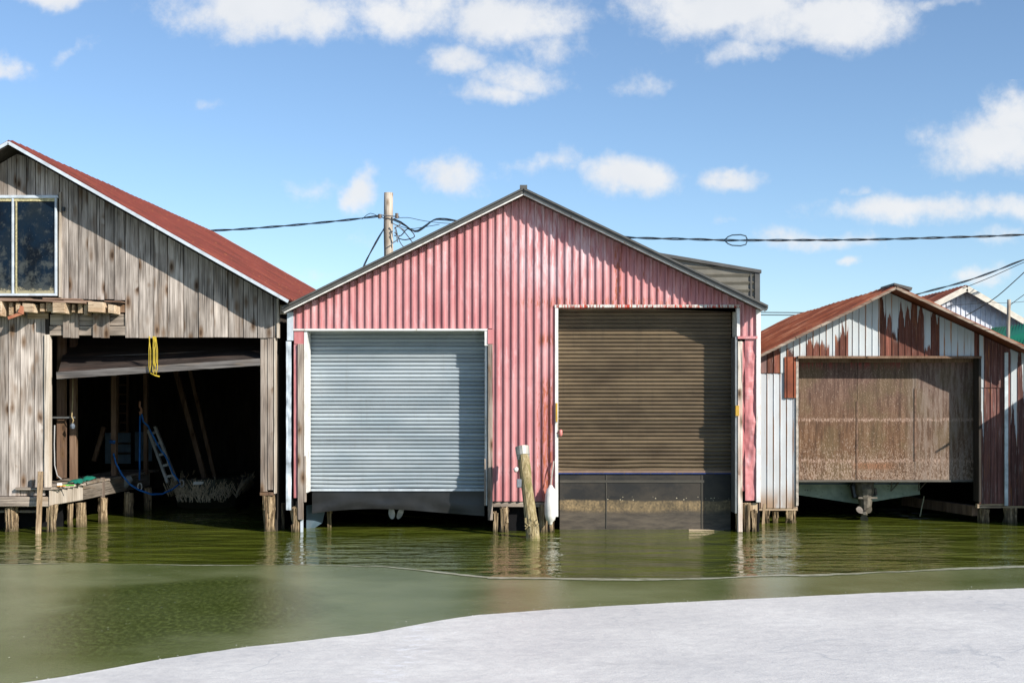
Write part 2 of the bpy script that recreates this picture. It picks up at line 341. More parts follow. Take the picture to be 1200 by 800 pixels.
def flake_mat(name, wstops, xa, xb, z0, hmax, origin, pitch, base=(.50,.54,.56), rustc=(.145,.052,.036), lower=0.0, jagk=1.15, even=False):
    """white painted strips whose paint has let go from the bottom upwards"""
    m = M(name); x, y, z = m.xyz()
    u = m.math('DIVIDE', m.math('SUBTRACT', x, xa-origin.x), xb-xa)
    wgt = m.ramp(u, [(p, c) for p, c in wstops], 'CONSTANT' if even else 'LINEAR')
    idx = m.math('FLOOR', m.math('DIVIDE', m.math('SUBTRACT', x, xa-origin.x), pitch))
    wnz = m.n('ShaderNodeTexWhiteNoise'); wnz.noise_dimensions = '1D'; m.l(idx, wnz.inputs['W']); rnd = wnz.outputs['Value']
    h = m.math('MULTIPLY', m.math('MULTIPLY', wgt, m.math('ADD', .12, m.math('MULTIPLY', m.math('POWER', rnd, 1.4), 1.5))), hmax)
    if even: h = m.math('MULTIPLY', wgt, hmax)
    jo = m.n('ShaderNodeCombineXYZ'); m.l(m.math('MULTIPLY', rnd, 71.0), jo.inputs[0]); m.l(m.math('MULTIPLY', rnd, 33.0), jo.inputs[2])
    jag = m.math('MULTIPLY', m.math('SUBTRACT', m.noise((38,38,3.2), 6, .78, jo.outputs[0]), .5), jagk)
    fq = m.math('FRACT', m.math('DIVIDE', m.math('SUBTRACT', x, xa-origin.x), pitch))
    tp = m.math('SUBTRACT', .5, m.math('MULTIPLY', m.math('ABSOLUTE', m.math('SUBTRACT', fq, m.math('ADD', .25, m.math('MULTIPLY', rnd, .5)))), 1.15))
    jag = m.math('ADD', jag, m.math('MULTIPLY', m.math('SUBTRACT', tp, .25), m.math('MULTIPLY', h, .75)))
    zt = m.math('SUBTRACT', m.math('SUBTRACT', z, z0-origin.z), m.math('ADD', h, jag))
    rustm = m.math('MULTIPLY', m.step(zt, .03, -.02), m.step(wgt, .02, .12))
    st = m.noise((30,30,1.4), 5, .7); bl = m.noise((4,4,1.2), 4, .6)
    rc = m.ramp(st, [(.3, tuple(v*.5 for v in rustc)), (.55, rustc), (.75, tuple(min(1,v*2.3) for v in rustc))])
    rv = m.math('ADD', .6, m.math('MULTIPLY', rnd, .9)); kk = m.n('ShaderNodeCombineXYZ'); [m.l(rv, kk.inputs[i_]) for i_ in range(3)]; rc = m.mix(1.0, rc, kk.outputs[0], 'MULTIPLY')
    rc = m.mix(m.math('MULTIPLY', m.step(m.noise((16,16,1.0), 5, .7), .52, .68), m.step(bl, .48, .62, .15, .8)), rc, (.36,.14,.05))
    rc = m.mix(m.step(m.noise((55,55,2.2), 6, .75), .56, .66, 0, .6), rc, (.36,.32,.30))
    wc = m.ramp(bl, [(.3, tuple(v*.82 for v in base)), (.7, base)])
    wc = m.mix(m.step(st, .60, .72, 0, .6), wc, (.33,.26,.20))
    # orange weeping along the strip joints
    fr = m.math('FRACT', m.math('DIVIDE', m.math('SUBTRACT', x, xa-origin.x), pitch))
    seam = m.math('MULTIPLY', m.step(m.math('ABSOLUTE', m.math('SUBTRACT', fr, .5)), .36, .47), m.step(m.noise((14,14,1.1), 4, .6), .50-lower*.1, .62-lower*.1))
    wc = m.mix(m.math('MULTIPLY', seam, .85), wc, (.42,.16,.035))
    if lower: wc = m.mix(m.math('MULTIPLY', m.step(m.math('SUBTRACT', z, z0-origin.z), .42, .0), m.step(bl, .30, .62, .15, .9)), wc, (.30,.19,.11))
    c = m.mix(rustm, wc, rc)
    m.bump(m.math('MULTIPLY', rustm, -1.0), .4, .006)
    return m.fin(c, m.ramp(rustm, [(0,.45),(1,.85)]), spec=.3)

# ------------------------------------------------------------------ surfaces: water, ice, land
def water_mat():
    m = M('green_harbour_water')
    big = m.noise((.35,1.3,1), 3, .5); a = m.noise((1.2,2.9,1), 3, .5); b = m.noise((4.0,9,1), 3, .55)
    h = m.math('ADD', m.math('MULTIPLY', a, .65), m.math('ADD', m.math('MULTIPLY', b, .16), m.math('MULTIPLY', big, .8)))
    m.bump(h, 1.0, .11)
    c = m.ramp(m.noise((.5,.9,1), 3, .5), [(.35, (.056,.072,.008)), (.65, (.096,.114,.016))])
    m.b.inputs['IOR'].default_value = 1.33
    return m.fin(c, .02, spec=.7)
def thin_ice_mat():
    m = M('thin_wet_ice'); x, y, z = m.xyz()
    fl = m.noise((.45,.55,1), 4, .55); gr = m.noise((20,10,1), 6, .78); cr = m.noise((40,26,1), 3, .6)
    c = m.ramp(fl, [(.35, (.092,.120,.030)), (.65, (.185,.210,.100))])
    # wetter green pool within the sheet
    p = G(215, 712); ex = m.math('DIVIDE', m.math('SUBTRACT', x, p.x), 1.5); ey = m.math('DIVIDE', m.math('SUBTRACT', y, p.y), 2.3)
    d = m.math('ADD', m.math('MULTIPLY', ex, ex), m.math('MULTIPLY', ey, ey))
    pool = m.step(m.math('ADD', d, m.math('MULTIPLY', m.math('SUBTRACT', fl, .5), 2.2)), 1.3, .45)
    c = m.mix(m.math('MULTIPLY', pool, .8), c, (.042,.060,.010))
    c = m.mix(m.math('MULTIPLY', m.step(gr, .49, .57), m.math('ADD', .14, m.math('MULTIPLY', pool, .5))), c, (.16,.20,.055))
    spk = m.step(m.vor((9,9,1)), .09, .04); near = m.step(m.noise((1.2,3,1), 3, .6), .52, .62)
    c = m.mix(m.math('MULTIPLY', spk, near), c, (.75,.75,.70))  # pale dots paint sparkles into the ice colour
    m.bump(m.math('ADD', m.math('MULTIPLY', gr, .6), m.math('MULTIPLY', cr, .3)), .32, .02)
    m.b.inputs['IOR'].default_value = 1.31
    return m.fin(c, m.ramp(fl, [(.35,.09),(.65,.22)]), spec=.40)
def ice_mat():
    m = M('white_snow_ice'); x, y, z = m.xyz()
    a = m.noise((.5,.6,1), 6, .65); b = m.noise((6,8,1), 6, .72); g = m.noise((45,30,1), 3, .7)
    c = m.ramp(m.math('ADD', m.math('MULTIPLY', a, .55), m.math('MULTIPLY', b, .45)), [(.38, (.56,.55,.54)), (.52, (.66,.645,.62)), (.62, (.75,.735,.70))])
    c = m.mix(m.step(m.noise((.9,1.6,1), 6, .7), .56, .68, 0, .6), c, (.50,.49,.48))
    wv_ = m.noise((.8,.8,1), 3, .6); vr = m.vor((.38,.30,1), feature='DISTANCE_TO_EDGE', off=m.scale(.9,.9,0,vec=m.noise((.8,.8,1), 3, .6, out='Color')))
    c = m.mix(m.math('MULTIPLY', m.step(vr, .012, .002), m.step(m.noise((.5,.5,1), 2, .5), .48, .6, 0, .55)), c, (.44,.45,.46))
    c = m.mix(m.math('MULTIPLY', m.step(m.vor((5,4,1)), .10, .04), m.step(m.noise((1.1,1.1,1), 3, .6), .50, .62)), c, (.86,.86,.85))
    p = G(470, 775); dx = m.math('ABSOLUTE', m.math('SUBTRACT', m.math('SUBTRACT', x, p.x), m.math('MULTIPLY', m.math('SUBTRACT', m.noise((.6,1.1,1), 3, .5), .5), .5)))
    c = m.mix(m.math('MULTIPLY', m.step(dx, .22, .02), m.step(b, .5, .62)), c, (.76,.76,.77))
    m.bump(m.math('ADD', m.math('ADD', b, a), m.math('MULTIPLY', g, .15)), .35, .03)
    return m.fin(c, .5, spec=.3)
def ground_mat():
    m = M('dead_grass_ground'); n = m.noise(.6, 6, .65); c = m.ramp(n, [(.35, (.07,.055,.03)), (.65, (.16,.13,.07))]); m.bump(n, .5, .1); return m.fin(c, .95)

mb = MB(); mb.add([(-900,-900,0),(900,-900,0),(900,60,0),(-900,60,0)], [(0,1,2,3)])
struct(mb.build('water', water_mat()))
def interp(tab, px):
    for (a, b), (c, d) in zip(tab, tab[1:]):
        if px <= c: return b + (d-b)*(px-a)/(c-a)
    return tab[-1][1]
EDGE1 = [(-900,665),(-200,664),(0,661),(100,660),(200,662),(330,662),(440,663),(500,668),(540,673),(575,676),(640,677),(720,678),(800,678),(860,676),(900,674),(960,673),(1010,671),(1060,669),(1110,666),(1200,663),(1500,657),(2100,650)]
EDGE2 = [(-900,960),(-300,850),(-100,818),(20,800),(75,792),(190,772),(300,756),(360,750),(435,741),(480,733),(520,726),(560,720),(600,717),(660,713),(725,709),(820,704),(930,699),(1050,693),(1200,689),(1500,680),(2100,668)]
def sheet(tab, z, name, mat, thick, jit, far):
    front = []; px = tab[0][0]
    while px <= tab[-1][0]:
        p = G(px, interp(tab, px), z); j = nz(p.x*2.1, 3.3, z*9)*jit + nz(p.x*9, 1.7, z*9)*jit*.4
        front.append(Vector((p.x, p.y+j, z))); px += 3 if -20 < px < 1220 else 20
    n = len(front)
    back = [Vector((p.x if 0 < i < n-1 else (p.x*1.0), far, z)) for i, p in enumerate(front)]
    lo = [Vector((p.x, p.y+.005, z-thick)) for p in front]
    m_ = MB(); m_.add(front+back+lo, [(i, i+1, n+i+1, n+i) for i in range(n-1)] + [(2*n+i, 2*n+i+1, i+1, i) for i in range(n-1)])
    return struct(m_.build(name, mat)), front
thin, fr1 = sheet(EDGE1, .006, 'thin_ice', thin_ice_mat(), .004, .05, -24)
thick, fr2 = sheet(EDGE2, .030, 'snow_ice', ice_mat(), .022, .035, -24)
# beyond the sides and behind the camera the ice runs on
mb = MB(); mb.add([(-600,-600,.030),(600,-600,.030),(600,-24,.030),(-600,-24,.030)], [(0,1,2,3)])
struct(mb.build('ice_field', bpy.data.materials['white_snow_ice']))
# pale slushy lip along the edge of the thin ice
rim = MB(); a_ = []; b_ = []
for p in fr1:
    wd = max(.006, .06 + nz(p.x*.7, 7.7)*.13 + nz(p.x*2.3, 4.1)*.06 + nz(p.x*7, 2.2)*.02 + (.05 if p.x > -.3 else 0))
    a_.append(Vector((p.x, p.y+.01, .012))); b_.append(Vector((p.x, p.y-wd, .012)))
n = len(a_); rim.add(a_+b_, [(i, i+1, n+i+1, n+i) for i in range(n-1)])
mR = M('slushy_ice_lip'); nn = mR.noise((6,14,1), 4, .7); mR.bump(nn, .4, .02)
struct(rim.build('ice_lip', mR.fin(mR.ramp(nn, [(.35,(.16,.17,.09)),(.6,(.42,.42,.33))]), .4)))
mb = MB(); rr = random.Random(31)
for _ in range(110):
    k = rr.randrange(40, len(fr2)-40); p = fr2[k]; off_ = abs(rr.gauss(0, .18)); r_ = rr.uniform(.003, .006); q_ = Vector((p.x+rr.uniform(-.05,.05), p.y-.03+rr.choice((-1,1,1))*off_, .030 if False else .012))
    if q_.y < p.y: q_.z = .034
    mb.add([q_+Vector((r_*math.cos(a_*1.57+rr.random()), r_*math.sin(a_*1.57+rr.random()), 0)) for a_ in range(4)] + [q_+Vector((0,0,r_*.9))], [(0,1,4),(1,2,4),(2,3,4),(3,0,4)])
struct(mb.build('ice_crumbs', plain('crumbled_ice', (.75,.75,.74), .5, bump=0)), 'stuff')
mb = MB(); mb.add([(-900,11.2,-.5),(900,11.2,-.5),(900,11.6,.55),(-900,11.6,.55),(900,3000,.6),(-900,3000,.6)], [(0,1,2,3),(3,2,4,5)])
struct(mb.build('ground', ground_mat()))

# ------------------------------------------------------------------ generic pieces
def planks(m_, x0, x1, wd, zb, zt, y, th=.028, jb=.0, seed=0, gap=.013, dy=.010):
    rr = random.Random(seed); x = x0
    while x < x1-.02:
        ww = min(wd*rr.uniform(.88, 1.12), x1-x)
        if x1-(x+ww) < .06: ww = x1-x
        yo = y + rr.uniform(-dy, dy); j = rr.uniform(-jb, jb); a = x+gap/2; b = x+ww-gap/2; tl = rr.uniform(-.004, .004)
        m_.hexa([(a,yo,zb(a)+j),(b,yo+tl,zb(b)+j),(b,yo+th,zb(b)+j),(a,yo+th,zb(a)+j),(a,yo,zt(a)),(b,yo+tl,zt(b)),(b,yo+th,zt(b)),(a,yo+th,zt(a))])
        x += ww
def const(v): return lambda x: v

RIB = [(0,0),(.042,-.004),(.047,-.030),(.058,-.036),(.078,-.036),(.092,-.008),(.112,0)]
def ribbed(m_, x0, x1, zb, zt, y, pitch=.1286, prof=RIB, phase=0.0, k=1.0):
    """vertical ribs, real geometry"""
    sc_ = pitch/.1286; xs = []
    i = math.floor((x0-phase)/pitch)-1
    while phase + i*pitch < x1+pitch:
        for (a, d) in prof: xs.append((phase+i*pitch+a*sc_, d*k))
        i += 1
    def yat(x):
        for (a, d), (b, e_) in zip(xs, xs[1:]):
            if a <= x <= b: return d + (e_-d)*(x-a)/max(1e-9, b-a)
        return 0
    pts = [(x0, yat(x0))] + [(x, d) for x, d in xs if x0 < x < x1] + [(x1, yat(x1))]
    n = len(pts)
    vs = [(x, y+d, zb(x)) for x, d in pts] + [(x, y+d, zt(x)) for x, d in pts] + [(x, y+.004, zb(x)) for x, d in pts] + [(x, y+.004, zt(x)) for x, d in pts]
    fs = [(i, i+1, n+i+1, n+i) for i in range(n-1)] + [(2*n+i+1, 2*n+i, 3*n+i, 3*n+i+1) for i in range(n-1)]
    m_.add(vs, fs)

def slats(x0, x1, z0, z1, y, pitch, mat, parent, name='slat_curtain', depth=.014, seed=1, wob=0.0):
    m_ = MB(); rr = random.Random(seed); n = int(round((z1-z0)/pitch)); pitch = (z1-z0)/n
    prof = [(0.0,.024),(.17,.024),(.20,.0),(.38,-depth*.8),(.66,-depth),(.88,-depth*.5),(.97,.006),(1.0,.024)]
    xs = [x0 + (x1-x0)*k/10 for k in range(11)]
    for i in range(n):
        vs = []; dz = rr.uniform(-.0015, .0015); dy = rr.uniform(-.003, .003)
        for (f, d) in prof:
            for x in xs:
                ww = wob*nz(x*1.7, i*.35)*(1 if i > 3 else 2.2) + wob*.0
                vs.append((x, y+d+dy+ww*.6, z0+(i+f)*pitch+dz + (nz(x*.9, i*.1)*.018 if (i < 3 and wob > 0) else 0)))
        k = len(xs); m_.add(vs, [(a*k+b, a*k+b+1, (a+1)*k+b+1, (a+1)*k+b) for a in range(len(prof)-1) for b in range(k-1)])
    return m_.build(name, mat, parent)

def piling(m_, x, y, z0, z1, r, seed=0, rot=.35, n=14, lean=(0,0)):
    """rotten timber: eaten away towards the waterline"""
    rr = random.Random(seed); rings = 12; vs = []
    for i in range(rings+1):
        t = i/rings; z = z0 + (z1-z0)*t; eat = 1 - rot*math.exp(-((z-.12)/.16)**2)
        for k in range(n):
            a = 2*math.pi*k/n; q = eat*(1 + .34*nz(k*1.7+seed*3.1, t*1.2, seed) + .22*nz(k*2.9, t*7, seed+5))
            vs.append((x+lean[0]*t+math.cos(a)*r*q, y+lean[1]*t+math.sin(a)*r*q, z + (rr.uniform(-.02,.02) if i == rings else 0)))
    fs = [(i*n+k, i*n+(k+1)%n, (i+1)*n+(k+1)%n, (i+1)*n+k) for i in range(rings) for k in range(n)] + [tuple(rings*n+k for k in range(n))]
    m_.add(vs, fs); return m_
def splinters(m_, x, y, z0, z1, w_, cnt, seed):
    rr = random.Random(seed)
    for _ in range(cnt):
        a = x+rr.uniform(-w_, w_); ln = rr.uniform(.3, 1)*(z1-z0); zt_ = z1 if rr.random() < .6 else z0+ln
        m_.beam((a, y+rr.uniform(-w_*.6, 0), zt_-ln), (a+rr.uniform(-.015,.015), y+rr.uniform(-w_*.6,0), zt_), rr.uniform(.012,.035), rr.uniform(.01,.03))
def piles_for(parent, lst, Y, mat=None, flat=False):
    for i, (px, wpx, ptop, rot) in enumerate(lst):
        yy_ = Y + (i % 2)*.04; s = (yy_+DIST)/F; p = P(px, ptop, yy_); r = wpx*s/2
        m_ = MB(); piling(m_, p.x, yy_+r, -.4, p.z, r, seed=int(px), rot=rot); splinters(m_, p.x, yy_+r*.3, -.05, p.z*.97, r*.8, int(rot*30), int(px)) if rot > .12 else None
        m_.build('piling', mat or PILE, parent, smooth=False)

def roof_sheet(m_, ridge, eave, depth, L, pitch=.20, amp=.014, th=.03, jitter=0.0):
    """ribbed steel sheet: ridge and eave are the front points, depth the direction it runs back"""
    ridge = Vector(ridge); eave = Vector(eave); depth = Vector(depth); nrm = (eave-ridge).cross(depth).normalized()
    if nrm.z < 0: nrm = -nrm
    steps = []; t = 0
    while t < L:
        for a, d in ((0,0),(.38,0),(.46,1),(.54,1),(.62,0)):
            if t+a*pitch <= L: steps.append((t+a*pitch, d*amp))
        t += pitch
    steps.append((L, 0)); n = len(steps); vs = []
    K = 8
    for j in range(K+1):
        f = j/K
        for (t, d) in steps:
            q = ridge.lerp(eave, f) + depth*t + nrm*(d + .012*nz(t*.8, f*6)) ; 
            if j in (0, K): q += (eave-ridge).normalized()*nz(t*9, j)*jitter
            vs.append(q)
    for j in (0, K):
        for (t, d) in steps: vs.append(ridge.lerp(eave, j/K) + depth*t - nrm*th)
    fs = [(j*n+i, j*n+i+1, (j+1)*n+i+1, (j+1)*n+i) for j in range(K) for i in range(n-1)]
    b0 = (K+1)*n; b1 = b0+n
    fs += [(b0+i+1, b0+i, b1+i, b1+i+1) for i in range(n-1)]
    fs += [(i+1, i, b0+i, b0+i+1) for i in range(n-1)] + [(K*n+i, K*n+i+1, b1+i+1, b1+i) for i in range(n-1)]
    fs += [tuple([b0] + [j*n for j in range(K+1)] + [b1]), tuple([b0+n-1, b1+n-1] + [j*n+n-1 for j in range(K, -1, -1)])]
    m_.add(vs, fs)

# ================================================================== 1. grey wooden boathouse (left)
SH1 = .06; D1 = Vector((SH1, 1, 0))
wb = empty('wooden_boathouse', (-8.19, 0, 0), 'weathered grey board boathouse with a faded red steel roof and an open dark bay', 'boathouse')
RY = -.48
ap = P(10, 164, RY); ev = P(338, 350, RY); SL = (ap.z-ev.z)/(ev.x-ap.x)
ev_l = Vector((2*ap.x-ev.x, RY, ev.z))
def z1(x): return ap.z - .05 - SL*abs(x-ap.x)
LEN1 = 11.4
m_ = MB(); roof_sheet(m_, ap, ev, D1, LEN1, pitch=.26, amp=.02, jitter=.02); roof1 = m_.build('roof', ROOF_RED, wb)
m_ = MB(); roof_sheet(m_, ap, ev_l, D1, LEN1, pitch=.26, amp=.02); m_.build('roof', ROOF_RED, wb)
m_ = MB()
for e_ in (ev, ev_l):
    a, b = ap + Vector((0,-.012,-.052)), e_ + Vector((0,-.012,-.052)); 
    m_.beam(a+Vector((0,0,.006)), b+Vector((0,0,.006)), .02, .052)
m_.each('rake_trim', WHITE_AL, roof1)
m_ = MB()
for e_ in (ev, ev_l): m_.beam(ap+D1*LEN1+Vector((0,.02,-.02)), e_+D1*LEN1+Vector((0,.02,-.02)), .02, .09)
m_.each('far_rake_trim', WHITE_AL, roof1)
# soffit boards under the overhang
m_ = MB()
for e_ in (ev, ev_l):
    a = ap + Vector((0,.02,-.09)); b = e_ + Vector((0,.02,-.09)); a2 = a+Vector((0,.6,0)); b2 = b+Vector((0,.6,0)); u = Vector((0,0,.03))
    m_.hexa([a,b,b2,a2,a+u,b+u,b2+u,a2+u])
m_.each('soffit', W_DARK, wb)
# gable boards
xr = X0(327); xw0 = X0(-36); xw1 = X0(70); zwb = Z0(349); zwt = Z0(229)
gb = MB(); bott = Z0(395.5)
planks(gb, X0(147), xr, .245, const(bott), lambda x: z1(x)-.07, -.02, jb=.008, seed=3)
planks(gb, xw1, X0(147), .15, const(Z0(351)), lambda x: z1(x)-.07, -.02, jb=.01, seed=5)
planks(gb, -12.5, xw0, .24, const(Z0(351)), lambda x: z1(x)-.07, -.02, seed=6)
planks(gb, xw0, xw1, .17, const(zwt), lambda x: z1(x)-.07, -.02, seed=8)
gb.build('gable_wall', W_GREY, wb)
# dark backing so no light comes through the joints
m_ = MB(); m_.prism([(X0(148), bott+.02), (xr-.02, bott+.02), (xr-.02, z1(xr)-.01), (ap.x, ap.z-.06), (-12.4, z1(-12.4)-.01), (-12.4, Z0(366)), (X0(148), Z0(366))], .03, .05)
m_.each('light_seal', W_DARK, wb)
# window with mullion: three panes
wx0, wx1 = xw0+.03, X0(68); zt_, zb_ = Z0(233), Z0(347)
win = MB()
win.box(wx0-.02, wx1+.02, -.075, -.02, zt_, zt_+.05); win.box(wx0, wx1, -.07, -.02, zb_, zb_+.04)
for xm in (wx0, X0(16.5)-.018, wx1-.036): win.box(xm, xm+.036, -.066, -.02, zb_+.040, zt_)
winf = win.build('window', WHITE_AL, wb, bevel=.004)
m_ = MB(); m_.box(X0(19.6), X0(21.2), -.055, -.03, zb_+.041, zt_-.001); m_.box(wx0+.037, wx1-.037, -.056, -.028, zt_-.05, zt_-.001); m_.each('inner_bead', plain('yellowed_bead', (.45,.40,.22), .6, var=.5, sc_=30), winf)
mG = M('grimy_window_glass'); gx, gy, gz = mG.xyz()
hg = mG.step(gz, Z0(347)+.02, Z0(270), 1.0, 0.0)
dn = mG.noise((7,7,6), 6, .7); dn2 = mG.noise((2.2,2.2,1.6), 4, .6)
gc = mG.ramp(dn2, [(.35,(.004,.006,.010)),(.5,(.005,.013,.026)),(.7,(.012,.018,.024))])  # navy tones paint the reflected blue into the pane
gc = mG.mix(mG.math('MULTIPLY', mG.step(mG.math('ADD', dn, mG.math('MULTIPLY', hg, .16)), .52, .74), .5), gc, (.10,.11,.10))
gc = mG.mix(mG.step(mG.math('ADD', dn, mG.step(gz, Z0(347)+.02, Z0(336), .4, 0.0)), .72, .80, 0, .9), gc, (.36,.32,.20))
gc = mG.mix(mG.step(mG.vor((22,22,22)), .09, .05, 0, .35), gc, (.45,.47,.47))
gc = mG.mix(mG.math('MULTIPLY', mG.step(mG.math('ADD', gz, mG.math('MULTIPLY', mG.math('SUBTRACT', dn, .5), .55)), Z0(337), Z0(341)), mG.ramp(mG.noise((26,26,26), 4, .7), [(.38,.1),(.6,1.0)])), gc, (.30,.27,.18))
GLASS = mG.fin(gc, mG.ramp(dn, [(.4,.10),(.6,.45)]), spec=.12)
xm = X0(16.5)
for a, b in ((wx0+.034, xm-.016), (xm+.016, wx1-.034)):
    m_ = MB(); m_.box(a, b, -.04, -.03, zb_+.038, zt_); m_.build('pane', GLASS, winf)
m_ = MB(); m_.box(X0(74), X0(77), -.06, -.02, Z0(248), Z0(243)); m_.build('small_box', RUBBER, wb)
# casing planks beside window
m_ = MB(); m_.box(X0(70), X0(72.6), -.045, -.0205, zb_-.02, zwt+.05); m_.build('window_casing', W_PALE, wb)
# lower left wall
lw = MB(); planks(lw, -12.5, X0(53), .215, const(Z0(580.5)), const(Z0(366)), .0, jb=.006, seed=11)
lw.build('lower_wall', W_GREY, wb)
m_ = MB(); m_.box(X0(52.5), X0(58.5), -.035, .10, Z0(573), Z0(392)); m_.each('door_jamb', W_PALE, wb, bevel=.005)
m_ = MB(); m_.box(-12.5, X0(56), .04, .10, Z0(580), Z0(352)); m_.each('light_seal', W_DARK, wb)
# sill beam
m_ = MB(); m_.hexa([(-12.5,-.07,Z0(593)),(X0(59.5),-.07,Z0(593)),(X0(59.5),.16,Z0(593)),(-12.5,.16,Z0(593)),(-12.5,-.07,Z0(581.5)),(X0(59.5),-.07,Z0(581.5)),(X0(59.5),.16,Z0(581.5)),(-12.5,.16,Z0(581.5))])
m_.each('sill_beam', W_GREYX, wb, bevel=.01)
m_ = MB(); m_.box(-12.5, X0(40), .25, .32, Z0(602), Z0(599)); m_.each('brace', W_GREYX, wb)
m_ = MB(); m_.box(-12.5, X0(52), .9, .95, -.3, Z0(585)); m_.build('under_sill_shade', DARKNESS, wb)  # black sheet added where there is only shade below the sill
# broken shelf where a balcony was
m_ = MB()
m_.box(X0(58), X0(147.5), -.01, .06, Z0(393), Z0(382)); m_.box(X0(58), X0(147.5), .02, .09, Z0(381), Z0(368)); m_.each('header_beam', W_GREYX, wb, bevel=.006)
m_ = MB(); m_.box(-12.5, X0(148), .0, .08, Z0(366), Z0(357)); m_.build('ledger', W_BROWN, wb)
rr = random.Random(4); m_ = MB()
for (a, b, t_, bt) in ((-60,-40,358,372),(-34,-12,357,371),(-2,12,354,371),(36,49,357,367),(71,86,356,368),(111,129,355,367),(133,141,358,368)):
    yf = -.34+rr.uniform(-.05,.05); m_.hexa([(X0(a),yf,Z0(bt)),(X0(b),yf-.02,Z0(bt+1)),(X0(b),.0,Z0(bt+1)),(X0(a),.0,Z0(bt)),(X0(a),yf,Z0(t_)),(X0(b),yf-.02,Z0(t_+1)),(X0(b),.0,Z0(t_+1)),(X0(a),.0,Z0(t_))])
m_.each('broken_joist', W_TANX, wb, bevel=.006)
m_ = MB()
for (px, wp, t_, bt) in ((17,4,356,370),(25,5,356,371),(53,5,357,366),(60,6,356,366),(66,3,358,368),(90,3,358,367),(97,5,357,368),(104,4,358,370)):
    m_.box(X0(px), X0(px+wp), -.24, .0, Z0(bt), Z0(t_))
m_.each('joist_end', W_TANY, wb)
m_ = MB()
for (a, b, y, t0_, t1_, th) in ((-60,30,-.36,355,354.5,2.2),(18,75,-.30,353.5,356,2.6),(40,108,-.38,354,357.5,2),(82,112,-.30,355,355.5,1.8),(55,98,-.20,351.5,352.5,1.6),(-40,40,-.2,351.5,352,1.6),(128,147,-.25,354.6,355,1)):
    z0_, z1_ = Z0(t0_), Z0(t1_); h_ = th/70
    m_.hexa([(X0(a),y,z0_),(X0(b),y,z1_),(X0(b),0,z1_),(X0(a),0,z0_),(X0(a),y,z0_+h_),(X0(b),y,z1_+h_),(X0(b),0,z1_+h_),(X0(a),0,z0_+h_)])
m_.each('shelf_board', wood('brown_shelf_boards', (.07,.045,.035), (.20,.125,.09), (.34,.25,.19), along='x', knots=False, vary=.8), wb)
m_ = MB()
for (a, b, t_, bt) in ((-12,0,368,372),(33,57,367,373.5)):
    m_.box(X0(a), X0(b), -.03, -.001, Z0(bt), Z0(t_))
m_.each('cleat', W_TANX, wb)
for (a, b) in ((75,93),(110,129)):
    m_ = MB(); h = (a+b)/2; m_.box(X0(a), X0(h)-.003, -.05, -.02, Z0(395.5), Z0(367)); m_.box(X0(h)+.003, X0(b), -.052, -.022, Z0(396), Z0(367)); m_.each('hanging_board', W_JAMB, wb)
m_ = MB(); m_.beam((X0(37), -.36, Z0(368)), (X0(20), -.38, Z0(374.5)), .03, .05); m_.beam((X0(37), -.36, Z0(361)), (X0(34), -.37, Z0(369)), .04, .09); m_.each('bracket', ROOF_RUST, wb)
# right corner: post boards, return, pale strip
m_ = MB()
m_.box(X0(305), X0(313.3), .0, .16, Z0(576), Z0(394)); m_.box(X0(313.6), X0(320.5), -.014, .15, Z0(574), Z0(396)); m_.each('corner_post', W_JAMB, wb, bevel=.006)
m_ = MB(); m_.box(X0(321.5), X0(323.2), -.03, .12, Z0(578), Z0(396)); m_.build('edge_strip', W_PALE, wb)
m_ = MB(); m_.box(X0(305), X0(321), -.03, .17, Z0(580), Z0(576.5)); m_.build('post_foot', W_BROWN, wb)
m_ = MB(); m_.box(X0(325), X0(327.4), -.055, .05, Z0(396), Z0(350)); m_.box(X0(327.5), X0(337), .05, .09, Z0(368), Z0(357)); m_.build('corner_board', W_PALE, wb)
# side and back walls; the sides' lower part is added to keep light out
m_ = MB()
xs_ = X0(322); 
def sidewall(x, t=.03): 
    m_.hexa([(x,.16,-.3),(x+t,.16,-.3),(x+t+SH1*11,11,-.3),(x+SH1*11,11,-.3),(x,.16,z1(x)+.01),(x+t,.16,z1(x)+.01),(x+t+SH1*11,11,z1(x)+.01),(x+SH1*11,11,z1(x)+.01)])
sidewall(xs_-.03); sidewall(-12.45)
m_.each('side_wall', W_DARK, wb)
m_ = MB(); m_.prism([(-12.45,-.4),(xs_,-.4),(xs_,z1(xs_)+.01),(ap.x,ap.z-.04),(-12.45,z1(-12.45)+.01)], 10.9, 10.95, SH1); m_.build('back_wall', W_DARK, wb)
# tilted overhead door, seen from below
A = P(67, 440, -.0); B = P(305, 424, -.0); C_ = P(305, 392, 1.7); Dd = P(80, 396, 1.9)
def quad_slab(m_, a, b, c, d, th):
    nrm = (b-a).cross(d-a).normalized()*th; m_.hexa([a, b, c, d, a+nrm, b+nrm, c+nrm, d+nrm])
m_ = MB(); quad_slab(m_, A+Vector((0,.06,.03)), B+Vector((0,.06,.03)), C_, Dd, .03); ohd = m_.build('overhead_door', W_DOOR, wb)
m_ = MB(); m_.beam(A, B, .07, .115); m_.beam(A.lerp(Dd,.45)-Vector((0,.03,.02)), B.lerp(C_,.45)-Vector((0,.03,.02)), .05, .05)
for f in (.02, .28, .52, .76, .99):
    a = A.lerp(B, f); b = Dd.lerp(C_, f); m_.beam(a+Vector((0,.05,-.035)), b-Vector((0,.0,.045)), .06, .07)
m_.each('door_rail', wood('door_rails', (.03,.028,.027),(.085,.078,.075),(.17,.16,.155), along='x', knots=False), ohd)
piles_for(wb, [(59,13,592,.3),(12,14,594,.2)], -.02)
